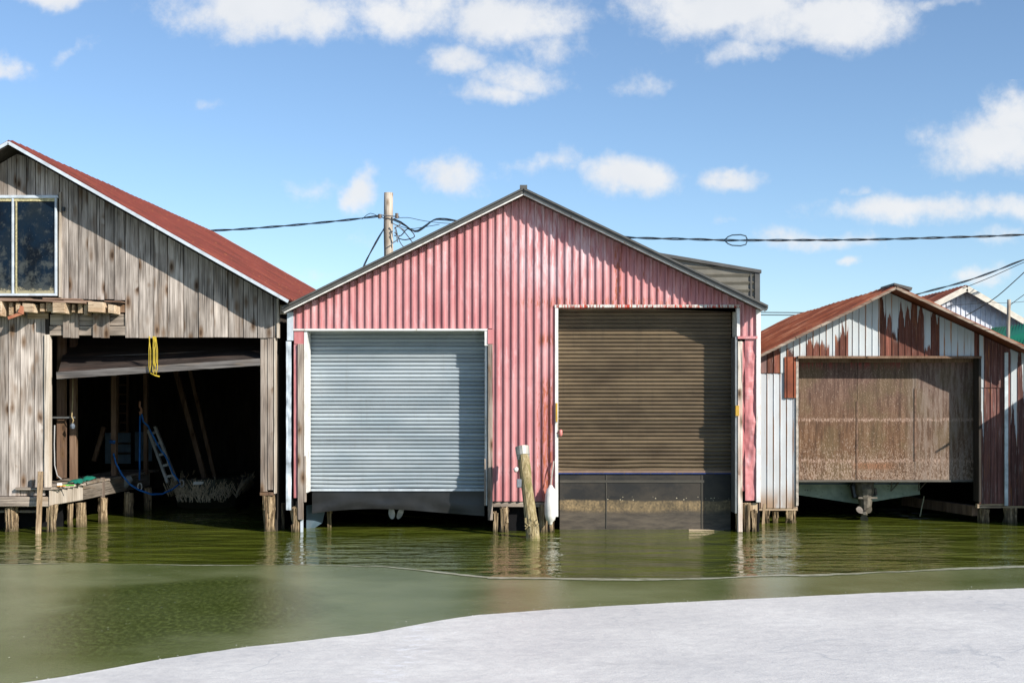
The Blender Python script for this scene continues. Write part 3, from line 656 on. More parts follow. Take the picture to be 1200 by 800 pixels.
piles_for(wb, [(93,12,589,.05),(81,7,590,.1)], .75); piles_for(wb, [(119,11,584,.05)], 1.7); piles_for(wb, [(149,10,577,.05)], 3.0); piles_for(wb, [(172,9,572,.05)], 4.2)
piles_for(wb, [(314,15,579,.25)], .0); piles_for(wb, [(331,6,590,.25)], .5)
# interior posts and braces seen left of the opening
for (px, Y, wp, top, bot) in ((71,.9,9,430,560),(85,1.3,7,430,562),(133,3.2,6,435,560),(170,4.6,4,440,556)):
    m_ = MB(); a = P(px, bot, Y); s = (Y+DIST)/F; m_.box(a.x-wp*s/2, a.x+wp*s/2, Y, Y+.12, a.z, 3.7); m_.build('interior_post', W_BROWN, wb)
m_ = MB(); m_.beam(P(205,430,6), P(240,560,6), .12, .1); m_.beam(P(222,430,6.5), P(252,560,6.5), .08, .08); m_.beam(P(110,540,5), P(122,500,5), .08, .08); m_.each('brace', W_BROWN, wb)
m_ = MB(); m_.beam(P(61,489,.8), P(88,489,.8), .03, .03); m_.build('cross_bar', STEEL, wb)

# dock inside the bay
dk = empty('dock', tuple(P(60,592)), 'narrow timber dock running back inside the open grey boathouse', 'dock')
zt = Z0(570.5); zb = Z0(592); zx = X0(60)
m_ = MB(); x0_ = X0(20)
for k in range(28):
    y = -.08+k*.2; _b = P(97,586,1.15); _c = P(176,560,5.0); xe = X0(60)+(_b.x-X0(60))*(y+.1)/1.25 if y < 1.15 else _b.x+(_c.x-_b.x)*(y-1.15)/3.85; m_.hexa([(x0_,y,zt-.04),(xe+.02,y,zt-.04),(xe+(.095 if y < 1.1 else .03),y+.19,zt-.04),(x0_,y+.19,zt-.04),(x0_,y,zt),(xe+.02,y,zt),(xe+(.095 if y < 1.1 else .03),y+.19,zt),(x0_,y+.19,zt)])
m_.build('deck', W_GREYX, dk)
# front beam turns the corner: short pale face beam, then long side beam
m_ = MB(); a = Vector((X0(60), -.10, 0)); b = P(97, 586, 1.15); b.z = 0
m_.hexa([(a.x,a.y,zb),(b.x,b.y,zb),(b.x-.02,b.y+.1,zb),(a.x-.02,a.y+.1,zb),(a.x,a.y,zt-.045),(b.x,b.y,zt-.045),(b.x-.02,b.y+.1,zt-.045),(a.x-.02,a.y+.1,zt-.045)])
m_.build('face_beam', W_PALE, dk, bevel=.01)
m_ = MB(); c = b + Vector((SH1*9+.02, 4.4, 0)); c = P(176, 560, 5.0); c.z = 0
m_.hexa([(b.x,b.y,zb),(c.x,c.y,zb),(c.x-.1,c.y,zb),(b.x-.1,b.y,zb),(b.x,b.y,zt-.045),(c.x,c.y,zt-.045),(c.x-.1,c.y,zt-.045),(b.x-.1,b.y,zt-.045)])
m_.build('side_beam', wood('dark_dock_beam', (.05,.043,.036),(.13,.11,.09),(.23,.2,.17), along='y', knots=False), dk, bevel=.01)
m_ = MB(); q = P(121, 578, 2.2); m_.box(q.x-.03, q.x+.03, q.y-.06, q.y+.0, zb-.1, zt+.03); m_.each('cleat', W_JAMB, dk)
m_ = MB(); q = P(149, 565, 3.6)
for i in range(1): m_.tube([q+Vector((-.14,-.1,-.12)), q+Vector((-.05,-.14,0)), q+Vector((.12,-.1,.1))], [.07,.14,.06], 8)
m_.build('foam_pad', plain('grey_foam', (.30,.30,.28), .9, var=.5), dk, smooth=True)
dkz = zt+.003
# wooden stake in front
m_ = MB(); a = P(44.5, 636, -.28); b = P(47.5, 552, -.2); m_.beam(a, b, .085, .045, up=(0,1,0)); tag(m_.build('stake', W_TAN, None, bevel=.006), 'thin pale wooden stake standing in the water against the grey wall sill', 'stake')

# --- small things in the bay
def wob_line(a, b, sag, n=16, j=0.0, seed=0):
    rr = random.Random(seed); out = []
    for i in range(n+1):
        t = i/n; p = a.lerp(b, t); p.z -= sag*4*t*(1-t); p.x += rr.uniform(-j, j); p.z += rr.uniform(-j, j); out.append(p)
    return out
m_ = MB()
for (xa, xb, bt, yo) in ((174.5,176.5,436,0.0),(179,181,439,-.02),(180,183,432,-.04),(181.5,184.5,439,-.01)):
    pts = [P(xa+1, 394, -.08), P(xa, 410, -.09+yo), P(xa, bt-6, -.09+yo), P((xa+xb)/2, bt, -.09+yo), P(xb, bt-8, -.09+yo), P(xb, 410, -.09+yo), P(xb-2, 394, -.08)]
    m_.tube(pts, .0065, 6)
m_.tube([P(176,437,-.1), P(182,440,-.11), P(187,441,-.1)], .012, 6)
tag(m_.build('yellow_rope', YELROPE, None, smooth=True), 'looped yellow rope hanging in front of the tilted dark door', 'rope')
br = empty('blue_rope', tuple(P(164,485,3.6)), 'bright blue mooring rope hung from a hook and slung to the reed covered boat', 'rope')
m_ = MB(); 
m_.tube([P(164,487,3.6), P(163.8,520,3.6), P(163.5,562,3.6)], .018, 6)
m_.tube(wob_line(P(165,486,3.6), P(211,566,4.2), .0, 12, .02, 2), .018, 6)
pts = [P(133,531,3.1), P(136,543,3.1), P(143,556,3.1), P(152,567,3.2), P(163,574,3.3), P(178,579,3.5), P(190,578.5,3.7), P(202,573,3.9), P(211,566,4.1)]
m_.tube(pts, .018, 6); m_.tube([P(128.5,516,3.1), P(135,517,3.05), P(134.5,519,3.1), P(128.5,518,3.1)], .015, 6)
m_.build('line', BLUEROPE, br, smooth=True)
m_ = MB(); m_.tube([P(164,470,3.6), P(163.6,476,3.6), P(165.5,479,3.6), P(166,483,3.6), P(164.5,486,3.6), P(163.6,482,3.6)], .02, 6); m_.build('hook', plain('copper_hook', (.5,.25,.15), .5), br)
for (px, py, Y) in ((163.8,570,3.5),(213,566,4.1)):
    m_ = MB(); ring = []; 
    for k in range(13):
        t = 2*math.pi*k/12; ring.append(P(px,py,Y)+Vector((.04*math.cos(t), 0, .07*math.sin(t))))
    m_.tube(ring, .012, 6, False); m_.build('shackle', ALU, br)
# aluminium ladder
ld = empty('ladder', tuple(P(198,575,4.6)), 'small aluminium step ladder leaning in the dark bay beside the blue rope', 'ladder')
for (t_, b_) in (((174,504),(197,566)),((182,500),(207,564))):
    m_ = MB(); m_.beam(P(t_[0],t_[1],4.7), P(b_[0],b_[1],4.4), .05, .10, up=(0,1,0)); m_.build('rail', ALU, ld)
m_ = MB()
for f in (.08,.28,.48,.68,.88): m_.beam(P(174,504,4.72).lerp(P(197,566,4.42), f), P(182,500,4.72).lerp(P(207,564,4.42), f), .05, .03, up=(0,1,0))
m_.each('rung', STEEL, ld)
# reed covered boat
bt = empty('reed_covered_boat', tuple(G(236,597)), 'low duck boat covered in dry reeds floating in the dark bay', 'boat')
def hull_pts(f, Y0=4.2):
    return None
m_ = MB(); rows = []
for (y, hw, zk, zs) in ((4.15,.28,.34,.62),(4.35,.52,.16,.62),(4.8,.66,-.05,.58),(6.0,.70,-.08,.54),(7.6,.66,-.08,.54),(8.0,.60,-.02,.54)):
    cx = -6.15 - .06*0 + (y-4.15)*.10; cx = P(236,0,y).x*1.0 + (y-4.15)*.14
    rows.append([(cx-hw,y,zs),(cx-hw*.88,y,zk+.08),(cx-hw*.35,y,zk),(cx+hw*.35,y,zk),(cx+hw*.88,y,zk+.08),(cx+hw,y,zs)])
vs = [v for r_ in rows for v in r_]; fs = [(i*6+k, i*6+k+1, i*6+7+k, i*6+6+k) for i in range(5) for k in range(5)] + [(0,1,2,3,4,5), tuple(30+k for k in (5,4,3,2,1,0))] + [(i*6+5, i*6, i*6+6, i*6+11) for i in range(5)]
m_.add(vs, fs); m_.build('hull', plain('olive_hull', (.05,.05,.03), .7), bt)
m_ = MB(); rr = random.Random(9)
for i in range(520):
    k = rr.random(); 
    if k < .55: xx = rr.uniform(-.55,.55); y = 4.16+abs(xx)*.35
    else: y = rr.uniform(4.4,7.5); xx = rr.choice((-1,1))*.68
    cx = P(236,0,y).x+(y-4.15)*.14; z0_ = rr.uniform(.24,.42); L_ = rr.uniform(.12,.28); a = rr.choice((-1,1))*rr.uniform(.15,.75)
    p0 = Vector((cx+xx, y-rr.uniform(.02,.09), z0_)); m_.beam(p0, p0+Vector((math.sin(a)*L_, rr.uniform(-.05,.05), math.cos(a)*L_)), .014, .008)
for i in range(60):
    y = 4.12; xx = rr.uniform(-.5,.5); cx = P(236,0,y).x; z0_ = .16+rr.random()*.06+ .2*abs(xx)*0; p0 = Vector((cx+xx, y+abs(xx)*.3-.05, z0_)); a = rr.uniform(-.6,.6); m_.beam(p0, p0+Vector((math.sin(a)*.14,0,math.cos(a)*.14)), .012, .008)
struct(m_.build('reed_cover', plain('dry_reeds', (.50,.40,.27), .9, var=.6, sc_=20), bt), 'stuff')
m_ = MB(); q = P(232,566,4.1); m_.hexa([q+Vector(v) for v in ((-.1,0,-.03),(.1,0,-.02),(.1,.02,-.02),(-.1,.02,-.03),(-.09,0,.03),(.11,0,.035),(.11,.02,.035),(-.09,.02,.03))]); m_.build('number_plate', plain('pale_plate', (.7,.7,.66), .5), bt)
# pale panels leaning at the back
for i, (a, b, t_, bo, Y, lab) in enumerate(((123,153,507,543,6.0,'pale blue framed panel with dark bars leaning left of the blue rope'),(158,178,506,540,6.3,'plain pale blue panel leaning right behind the blue rope'))):
    p0 = P(a, bo, Y); p1 = P(b, t_, Y)
    pn = empty('panel', (p0.x, Y, p0.z), lab, 'panel')
    m_ = MB(); m_.box(p0.x, p1.x, Y, Y+.03, p0.z, p1.z); m_.build('sheet', BLUEPAN, pn)
    if i == 0:
        m_ = MB(); W = p1.x-p0.x
        for f in (.30,): m_.box(p0.x+W*f, p0.x+W*f+.10, Y-.02, Y-.001, p0.z, p1.z)
        for f in (.3,.62): m_.box(p0.x+W*.4, p1.x, Y-.018, Y-.001, p0.z+(p1.z-p0.z)*f, p0.z+(p1.z-p0.z)*f+.05)
        m_.each('bar', W_DARK, pn)
# green cloth on the dock and odds and ends
for i, (px, py, Y, wx, lab) in enumerate(((91,564,1.0,.13,'crumpled green cloth on the dock behind the brown posts'),(104,562,1.9,.09,'small green cloth further back on the dock'))):
    m_ = MB(); q = P(px, py, Y); vs = []; N = 7
    for a in range(N):
        for b in range(N):
            u, v = a/(N-1)-.5, b/(N-1)-.5; vs.append((q.x+u*2*wx, q.y+v*.5, dkz+.01+max(0,.06*(1-3*(u*u+v*v))+.05*nz(u*5+i*4,v*5))))
    m_.add(vs, [(a*N+b, a*N+b+1, (a+1)*N+b+1, (a+1)*N+b) for a in range(N-1) for b in range(N-1)])
    tag(m_.build('green_cloth', GREENNET, None, smooth=True), lab, 'cloth')
m_ = MB(); q = P(69,567,.12); m_.box(q.x-.04,q.x+.04,q.y,q.y+.06,dkz,dkz+.055); tag(m_.build('cup', plain('white_cup', (.8,.8,.78), .5), None, bevel=.01), 'small white cup lying on the dock corner', 'cup')
m_ = MB(); q = P(80,569,.2); m_.tube([(q.x-.09,q.y,dkz+.014),(q.x,q.y+.02,dkz+.014),(q.x+.1,q.y-.01,dkz+.014)], .012, 6); tag(m_.build('green_stick', LIME, None), 'lime green stick lying on the dock corner', 'stick')
m_ = MB(); rr = random.Random(2)
for i in range(5): q = Vector((X0(rr.uniform(60,74)), rr.uniform(-.05,.15), dkz+.012)); m_.beam(q, q+Vector((rr.uniform(-.1,.1), rr.uniform(-.06,.06), 0)), .02, .018)
tag(m_.build('wood_scraps', plain('orange_scraps', (.5,.22,.04), .8, var=.6, sc_=20), None), 'little orange and red scraps on the dock corner', 'scraps'); bpy.data.objects['wood_scraps']['kind'] = 'stuff'
m_ = MB(); m_.tube([P(64,498,.6), P(63.5,520,.6), P(64,545,.6), P(67,557,.6), P(72,561,.6)], .011, 6); tag(m_.build('hose', plain('grey_hose', (.35,.35,.35), .6), None, smooth=True), 'thin grey hose hanging at the left edge of the bay', 'hose')
tr = empty('hanging_cord', tuple(P(85,440,.75)), 'tan cord with a dark weight hanging left in the bay', 'cord')
m_ = MB(); m_.tube([P(85.5,441,.75), P(85,470,.75), P(84,488,.75), P(86,492,.75), P(84.5,497,.75)], .012, 6); m_.build('line', plain('tan_cord', (.35,.27,.14), .8), tr, smooth=True)
m_ = MB(); m_.tube([P(85,496,.75), P(85,499,.75), P(85,502,.75)], [.025,.045,.03], 8); m_.build('weight', plain('slate_weight', (.12,.15,.19), .6), tr)
# far ladder shape in the gloom
lb = empty('tall_ladder', tuple(P(145,540,8)), 'tall dark wooden ladder standing in the gloom above the pale panels', 'ladder')
for px in (139, 149):
    m_ = MB(); m_.beam(P(px,540,8), P(px-1 if px < 145 else px+1,430,8), .05, .06); m_.build('rail', W_BROWN, lb)
m_ = MB()
for k in range(9): m_.beam(P(139,440+k*11,8), P(150,440+k*11,8), .03, .03)
m_.each('rung', W_BROWN, lb)

# ================================================================== 2. pink boathouse
SH2 = .05
PK0 = Vector((.183, 0, 0))
pk = empty('pink_boathouse', tuple(PK0), 'faded pink ribbed steel boathouse with a grey and a brown roller door', 'boathouse')
PINK = pink_mat('faded_pink_steel', origin=PK0)
RY2 = -.32
ap2 = P(613.5, 223, RY2); el2 = P(334, 361, RY2); er2 = P(896, 359, RY2)
slL = (ap2.z-el2.z)/(ap2.x-el2.x); slR = (ap2.z-er2.z)/(er2.x-ap2.x)
def z2(x): return ap2.z - (slL*(ap2.x-x) if x < ap2.x else slR*(x-ap2.x))
def z2w(x): return z2(x) - .045
pw_ = MB()
dz1 = const(Z0(385)); dz2_ = const(Z0(357)); bot = const(Z0(587))
PH = X0(344)
def rb(a, b, zb_f, zt_f, y=0.0): ribbed(pw_, a, b, zb_f, zt_f, y, phase=PH)
rb(X0(344), X0(577), dz1, z2w)
rb(X0(577), X0(627), bot, const(Z0(552))); rb(X0(577), X0(627), const(Z0(553)), const(Z0(442)), -.003); rb(X0(577), X0(627), const(Z0(443)), z2w, -.006)
rb(X0(627), X0(650.5), bot, const(Z0(446)), -.002); rb(X0(627), X0(650.5), const(Z0(448)), z2w, -.005)
rb(X0(650.5), X0(866.5), dz2_, z2w, -.004)
rb(X0(866.5), X0(886), const(Z0(395)), z2w, -.001)
pw_.build('wall', PINK, pk)
# flatter pink sheets at the edges
m_ = MB()
def crinkled(m_, x0, x1, z0, z1_, y, amp, seed, nx=8, nzz=60):
    vs = []
    for j in range(nzz+1):
        for i in range(nx+1):
            x = x0+(x1-x0)*i/nx; z = z0+(z1_-z0)*j/nzz; vs.append((x, y + amp*nz(x*6+seed, z*3.0, seed) + amp*.5*nz(x*14, z*9, seed+3), z))
    m_.add(vs, [(j*(nx+1)+i, j*(nx+1)+i+1, (j+1)*(nx+1)+i+1, (j+1)*(nx+1)+i) for j in range(nzz) for i in range(nx)])
crinkled(m_, X0(873), X0(885.6), Z0(586), Z0(397), -.02, .03, 3)
crinkled(m_, X0(344.5), X0(349.5), Z0(583), Z0(385), -.012, .01, 8, nx=3)
crinkled(m_, X0(866), X0(873.5), Z0(575), Z0(400), .004, .02, 12, nx=3)
m_.each('edge_sheet', pink_mat('flat_pink_steel', (.44,.15,.155), (.55,.22,.225), rust=False), pk)
m_ = MB(); m_.box(X0(345), X0(356), -.018, -.006, Z0(403), Z0(386)); m_.box(X0(571.6), X0(579), -.055, -.034, Z0(403), Z0(386)); m_.each('pink_patch', bpy.data.materials['flat_pink_steel'], pk)
m_ = MB(); m_.box(X0(864), X0(887), -.055, -.02, Z0(397), Z0(394)); m_.build('ledge_trim', bpy.data.materials['flat_pink_steel'], pk)
m_ = MB()
for poly in ([(X0(345),Z0(384)),(X0(577),Z0(384)),(X0(577),z2(X0(577))-.12),(X0(345),z2(X0(345))-.12)], [(X0(577.5),Z0(586)),(X0(650),Z0(586)),(X0(650),z2(X0(650))-.12),(ap2.x,ap2.z-.12),(X0(577.5),z2(X0(577.5))-.12)], [(X0(650.5),Z0(356.5)),(X0(886),Z0(356.5)),(X0(886),z2(X0(886))-.12),(X0(650.5),z2(X0(650.5))-.12)], [(X0(866.5),Z0(588)),(X0(886),Z0(588)),(X0(886),Z0(357)),(X0(866.5),Z0(357))]):
    m_.prism(poly, .03, .05)
m_.each('light_seal', DARKNESS, pk)  # added backing stops sun leaking between the wall sheets
# white corner trims
m_ = MB(); m_.box(X0(337), X0(344), -.045, .02, Z0(399), z2(X0(340))-.06); crinkled(m_, X0(336), X0(342), Z0(597), Z0(400), -.05, .03, 21, nx=3)
m_.each('corner_trim', WHITE_AL, pk)
m_ = MB(); m_.box(X0(885.6), X0(890.8), -.05, .02, Z0(588), z2(X0(888))-.05); m_.each('corner_trim', WHITE, pk, bevel=.004)
# door surrounds
FLK = flake_mat('peeling_white_header', [(0,.0),(.3,.0),(.55,.2),(.65,1),(.85,.6),(1,.1)], X0(344), X0(866), Z0(361), .05, PK0, .1286, base=(.66,.66,.62), rustc=(.35,.03,.02))
m_ = MB(); m_.box(X0(344), X0(571.5), -.042, .40, Z0(387.5), Z0(385.3)); m_.each('door_header', WHITE, pk)
m_ = MB(); m_.box(X0(650), X0(867), -.046, .40, Z0(360.5), Z0(357.2)); m_.each('door_header', FLK, pk)
JT = WHITE
m_ = MB(); m_.box(X0(356.5), X0(360), -.01, .36, Z0(577), Z0(388)); m_.each('door_jamb', JT, pk)
m_ = MB(); m_.box(X0(568), X0(572), -.04, .36, Z0(405), Z0(388)); m_.box(X0(568.3), X0(571), -.0, .36, Z0(592), Z0(405.5)); m_.each('door_jamb', JT, pk)
m_ = MB(); m_.box(X0(650.2), X0(654), -.052, .40, Z0(605), Z0(361)); m_.each('door_jamb', JT, pk, bevel=.004)
m_ = MB(); m_.box(X0(862.8), X0(866.6), -.052, .40, Z0(394), Z0(361)); m_.each('door_jamb', JT, pk, bevel=.004)
m_ = MB(); m_.box(X0(861.2), X0(863.6), -.03, .38, Z0(601), Z0(394.6)); m_.build('door_track', STEEL, pk)
m_ = MB(); m_.box(X0(349.3), X0(355.8), -.05, .0, Z0(608.5), Z0(403)); m_.box(X0(355.9), X0(358.8), -.045, .05, Z0(588), Z0(534)); m_.each('jamb_board', W_JAMB, pk, bevel=.006)
m_ = MB(); m_.box(X0(571.8), X0(577.3), -.05, .02, Z0(609), Z0(403)); m_.box(X0(567.4), X0(569.4), -.03, .02, Z0(592), Z0(537)); m_.each('jamb_board', W_JAMB, pk, bevel=.006)
m_ = MB(); m_.box(X0(864), X0(869.6), -.048, .02, Z0(623), Z0(400)); m_.each('jamb_board', wood('flaking_painted_jamb', (.12,.08,.06),(.42,.36,.30),(.64,.60,.54), tan=(.42,.16,.15), tanamt=.6), pk, bevel=.006)
# roller door 1
RD = .42
gd = MB(); gd.box(X0(360), X0(568.3), RD-.03, RD+.02, Z0(577)+.0, Z0(574.5)); 
g1 = slats(X0(358.5), X0(568.5), Z0(574), Z0(386), RD, .0667, GREYDOOR, pk, 'roller_door', seed=4, wob=.006)
gd.build('bottom_rail', WHITE_AL, g1)
# black rubber flap hanging in a curve
m_ = MB(); vs = []; N = 40; R_ = 6
for j in range(R_+1):
    for i in range(N+1):
        f = i/N; x = X0(361)+(X0(567)-X0(361))*f; zbot = Z0(604) + .10*math.sin(f*math.pi)*(1-f*.75)*1.4 - .04*f
        z = Z0(577)+(zbot-Z0(577))*j/R_; vs.append((x, RD+.01+.03*nz(f*6, j*.4)*j/R_+.02*math.sin(f*23)*j/R_*.3, z))
m_.add(vs, [(j*(N+1)+i, j*(N+1)+i+1, (j+1)*(N+1)+i+1, (j+1)*(N+1)+i) for j in range(R_) for i in range(N)]); m_.build('rubber_flap', RUBBER, g1, smooth=True)
# roller door 2
RD2 = .40
g2 = slats(X0(654.3), X0(861.5), Z0(554), Z0(359), RD2, .0667, BROWNDOOR, pk, 'roller_door', seed=14, wob=.004)
g2['label'] = 'brown roller door'; g1['label'] = 'blue grey roller door'
m_ = MB(); m_.box(X0(654.3), X0(861.5), RD2-.03, RD2+.02, Z0(555.2), Z0(552.4)); m_.build('bottom_rail', plain('brown_rail', (.20,.13,.09), .5), g2)
m_ = MB(); m_.box(X0(655), X0(861.5), RD2-.035, RD2-.005, Z0(556.3), Z0(555.5)); m_.build('blue_seal', BLUESTRIP, g2)
mK = M('waterline_stained_panel'); kx, ky, kz = mK.xyz()
kn = mK.noise((1.6,1.6,2.4), 5, .65); ks = mK.noise((30,30,30), 3, .6)
kc = mK.ramp(kn, [(.42,(.005,.005,.005)),(.60,(.030,.024,.017))])
bz = mK.math('ADD', kz, mK.math('MULTIPLY', mK.math('SUBTRACT', kn, .5), .10))
band = mK.math('MULTIPLY', mK.step(bz, Z0(606), Z0(598)), mK.step(bz, Z0(587), Z0(589.5)))
kc = mK.mix(mK.math('MULTIPLY', band, mK.ramp(ks, [(.35,.35),(.65,.95)])), kc, mK.ramp(mK.noise((9,9,5), 5, .7), [(.38,(.11,.08,.04)),(.62,(.31,.22,.11))]))
kc = mK.mix(mK.step(bz, Z0(598), Z0(606), 0, .8), kc, mK.ramp(mK.noise((3,3,14), 5, .7), [(.38,(.05,.04,.03)),(.62,(.115,.092,.066))]))
spk = mK.math('MULTIPLY', mK.step(mK.vor((20,20,20)), .22, .12), mK.math('MULTIPLY', mK.step(kz, Z0(590), Z0(587.5)), mK.step(kz, Z0(583), Z0(585))))
kc = mK.mix(spk, kc, (.5,.44,.30)); mK.bump(kn, .2, .01)
STAIN = mK.fin(kc, .6)
m_ = MB(); m_.box(X0(657), X0(861), RD2+.0, RD2+.03, -.3, Z0(557)); lp = m_.build('lower_panel', STAIN, g2)
m_ = MB()
for px in (712, 826): m_.box(X0(px), X0(px+1.2), RD2-.012, RD2-.001, .02, Z0(558))
m_.box(X0(657), X0(830), RD2-.014, RD2-.001, Z0(567), Z0(564)); m_.each('panel_rib', plain('dark_rib', (.05,.045,.035), .6), lp)
m_ = MB(); m_.beam(P(807,621,.30), P(863,622.5,.30), .06, .035); m_.build('floating_batten', W_TANX, pk)
# fixtures on the doors
m_ = MB(); m_.box(X0(651), X0(653.2), -.085, -.052, Z0(494), Z0(472)); m_.build('yellow_bracket', YELLOW, pk)
m_ = MB(); m_.box(X0(861), X0(865), -.10, -.048, Z0(487), Z0(475)); m_.build('yellow_bracket', YELLOW, pk)
m_ = MB(); q = P(657,507,-.05); m_.tube([q+Vector((-.06,0,0)), q+Vector((.0,-.03,0))], .012, 6); vs = []
m_.tube([q+Vector((0,-.02,-.055)), q+Vector((0,-.02,-.03)), q+Vector((0,-.02,.03)), q+Vector((0,-.02,.055))], [.018,.03,.03,.018], 10); m_.build('handle', PINKP, pk, smooth=True)
# base beam, sill under pink panel
m_ = MB(); m_.box(X0(577.5), X0(650), .02, .14, Z0(594), Z0(588)); m_.each('base_beam', W_GREYX, pk, bevel=.006)
m_ = MB(); m_.box(X0(869.8), X0(888), .02, .14, Z0(601), Z0(589)); m_.each('base_beam', W_TAN, pk, bevel=.006)
piles_for(pk, [(591,10,594,.2),(580,6,600,.3),(637,10,592,.1),(647,6,600,.3)], -.02)
piles_for(pk, [(346,13,594,.25),(866.5,8,600,.1),(876,10,590,.25),(884,6,597,.45)], -.03)
piles_for(pk, [(386,6,580,.3)], .8)
m_ = MB(); m_.box(X0(352), X0(355), .0, .05, -.3, Z0(608)); m_.build('metal_stub', WHITE_AL, pk)
m_ = MB(); vs = []; m_.hexa([P(359,625,.6),P(378,612,.75),P(378,612,.79),P(359,625,.64),P(359,592,.6),P(383,588,.75),P(383,588,.79),P(359,592,.64)]); m_.build('blue_sheet', plain('dull_blue_sheet', (.05,.09,.12), .6, dirt=((.1,.07,.05),.8)), pk)
# roof, rakes
LEN2 = 10.8; D2 = Vector((SH2,1,0))
m_ = MB(); roof_sheet(m_, ap2, el2, D2, LEN2, pitch=.25, amp=.015); r2 = m_.build('roof', DARKTRIM, pk)
m_ = MB(); roof_sheet(m_, ap2, er2, D2, LEN2, pitch=.25, amp=.015); m_.build('roof', DARKTRIM, pk)
m_ = MB()
for e_, sg in ((el2,-1),(er2,1)):
    ex = (e_-ap2).normalized()*.05
    m_.beam(ap2+Vector((0,-.02,.022)), e_+ex+Vector((0,-.02,.022)), .10, .03); m_.beam(ap2+Vector((0,-.012,-.02)), e_+ex+Vector((0,-.012,-.02)), .05, .055)
m_.box(ap2.x-.06, ap2.x+.06, RY2-.075, RY2+.3, ap2.z+.02, ap2.z+.075)
m_.each('rake_trim', DARKTRIM, r2)
m_ = MB()
for e_ in (el2, er2):
    ex = (e_-ap2).normalized()*.02
    m_.beam(ap2+Vector((0,.01,-.062)), e_+ex+Vector((0,.01,-.062)), .05, .026)
m_.each('rake_edge', WHITE, r2)
m_ = MB()
for e_ in (el2, er2):
    a = ap2+Vector((0,.03,-.062)); b = e_+Vector((0,.03,-.062)); a2 = a+Vector((0,.30,0)); b2 = b+Vector((0,.30,0)); u = Vector((0,0,.02)); m_.hexa([a,b,b2,a2,a+u,b+u,b2+u,a2+u])
m_.each('soffit', DARKTRIM, pk)
m_ = MB()
for x in (X0(341), X0(888)):
    m_.hexa([(x,.03,-.3),(x+.03,.03,-.3),(x+.03+SH2*10.5,10.5,-.3),(x+SH2*10.5,10.5,-.3),(x,.03,z2(x)-.035),(x+.03,.03,z2(x)-.035),(x+.03+SH2*10.5,10.5,z2(x)-.035),(x+SH2*10.5,10.5,z2(x)-.035)])
m_.each('side_wall', DARKNESS, pk)  # walls carried down into the water to shut out light from below
m_ = MB(); m_.prism([(X0(341),-.4),(X0(888),-.4),(X0(888),z2(X0(888))-.035),(ap2.x,ap2.z-.035),(X0(341),z2(X0(341))-.035)], 10.4, 10.45, SH2); m_.build('back_wall', DARKNESS, pk)
m_ = MB(); m_.box(X0(578), X0(650), .2, .24, -.3, Z0(592)); m_.build('inner_shade_sheet', DARKNESS, pk)  # black sheet stands in for the darkness beneath the pink panel
m_ = MB(); m_.box(X0(611), X0(614), .3, 10.3, .3, Z0(560)); m_.build('centre_wall', DARKNESS, pk)
# shed dormer on the right slope
YD = 1.2; a = P(772,297,YD); b = P(889,317,YD); c = P(889,362,YD); d0 = P(772,330,YD)
m_ = MB()
zt_f = lambda x: a.z+(b.z-a.z)*(x-a.x)/(b.x-a.x)
pts = [(a.x,a.z-.015),(b.x,b.z-.015),(b.x,c.z),(a.x,d0.z)]
m_.prism(pts, YD+.01, YD+5.5, 0); dm = m_.build('dormer', DORMER, pk)
m_ = MB(); z = c.z+.02; pitch = .135
while z < a.z:
    # horizontal ribs clipped by the sloping top
    xa = a.x if z < zt_f(a.x) else b.x; 
    xl = a.x; xr_ = b.x-.06
    if z+.05 > zt_f(xr_): xr_ = max(xl+.01, a.x + (z+.05-a.z)/((b.z-a.z)/(b.x-a.x)))
    if xr_ > xl+.05: m_.hexa([(xl,YD+.01,z),(xr_,YD+.01,z),(xr_,YD-.0,z+.018),(xl,YD-.0,z+.018),(xl,YD+.01,z+.07),(xr_,YD+.01,z+.07),(xr_,YD-.018,z+.05),(xl,YD-.018,z+.05)])
    z += pitch
m_.each('siding_rib', DORMER, dm)
m_ = MB(); m_.beam(a+Vector((0,-.03,-.02)), b+Vector((.03,-.03,-.02)), .06, .055); m_.box(b.x-.07, b.x+.02, YD-.03, YD+.02, c.z, b.z-.04); m_.box(b.x-.15, b.x-.125, YD-.02, YD+.01, c.z, b.z-.06)
m_.beam(b+Vector((.02,-.03,-.02)), b+Vector((.02,5.6,-.02)), .05, .055); m_.each('dormer_trim', DARKTRIM, dm)

# leaning mooring post
mp = empty('mooring_post', tuple(P(627,632,-1.0)), 'leaning yellowish mooring post with a metal cap before the pink wall', 'post')
a = P(628,655,-1.05); b = P(612.5,529,-.55); m_ = MB()
pts = [a.lerp(b, t/14) for t in range(15)]; rs = [(.112 if t < 5 else .098)*(1+.07*nz(t*.9,2.2)) for t in range(15)]
m_.tube(pts, rs, 14)
for v in m_.v: v += Vector((nz(v.x*9, v.z*3, v.y*9)*.022, nz(v.x*9+5, v.z*3)*.02, 0))
rr = random.Random(3)
for _ in range(14):
    q = a.lerp(b, rr.uniform(.28,.36)); m_.beam(q+Vector((rr.uniform(-.11,.11),-.09,.06)), q+Vector((rr.uniform(-.12,.12),-.11,-.08)), .03, .012)
m_.build('trunk', POST, mp, smooth=False)
m_ = MB(); m_.tube([a.lerp(b,.965), a.lerp(b,1.045), a.lerp(b,1.046)], [.112,.118,.001], 14); m_.tube([P(613.4,538,-.56), b+Vector((-.00,0,.03))], .108, 14); m_.build('metal_cap', plain('tarnished_cap', (.36,.35,.31), .5, .3), mp, smooth=False)
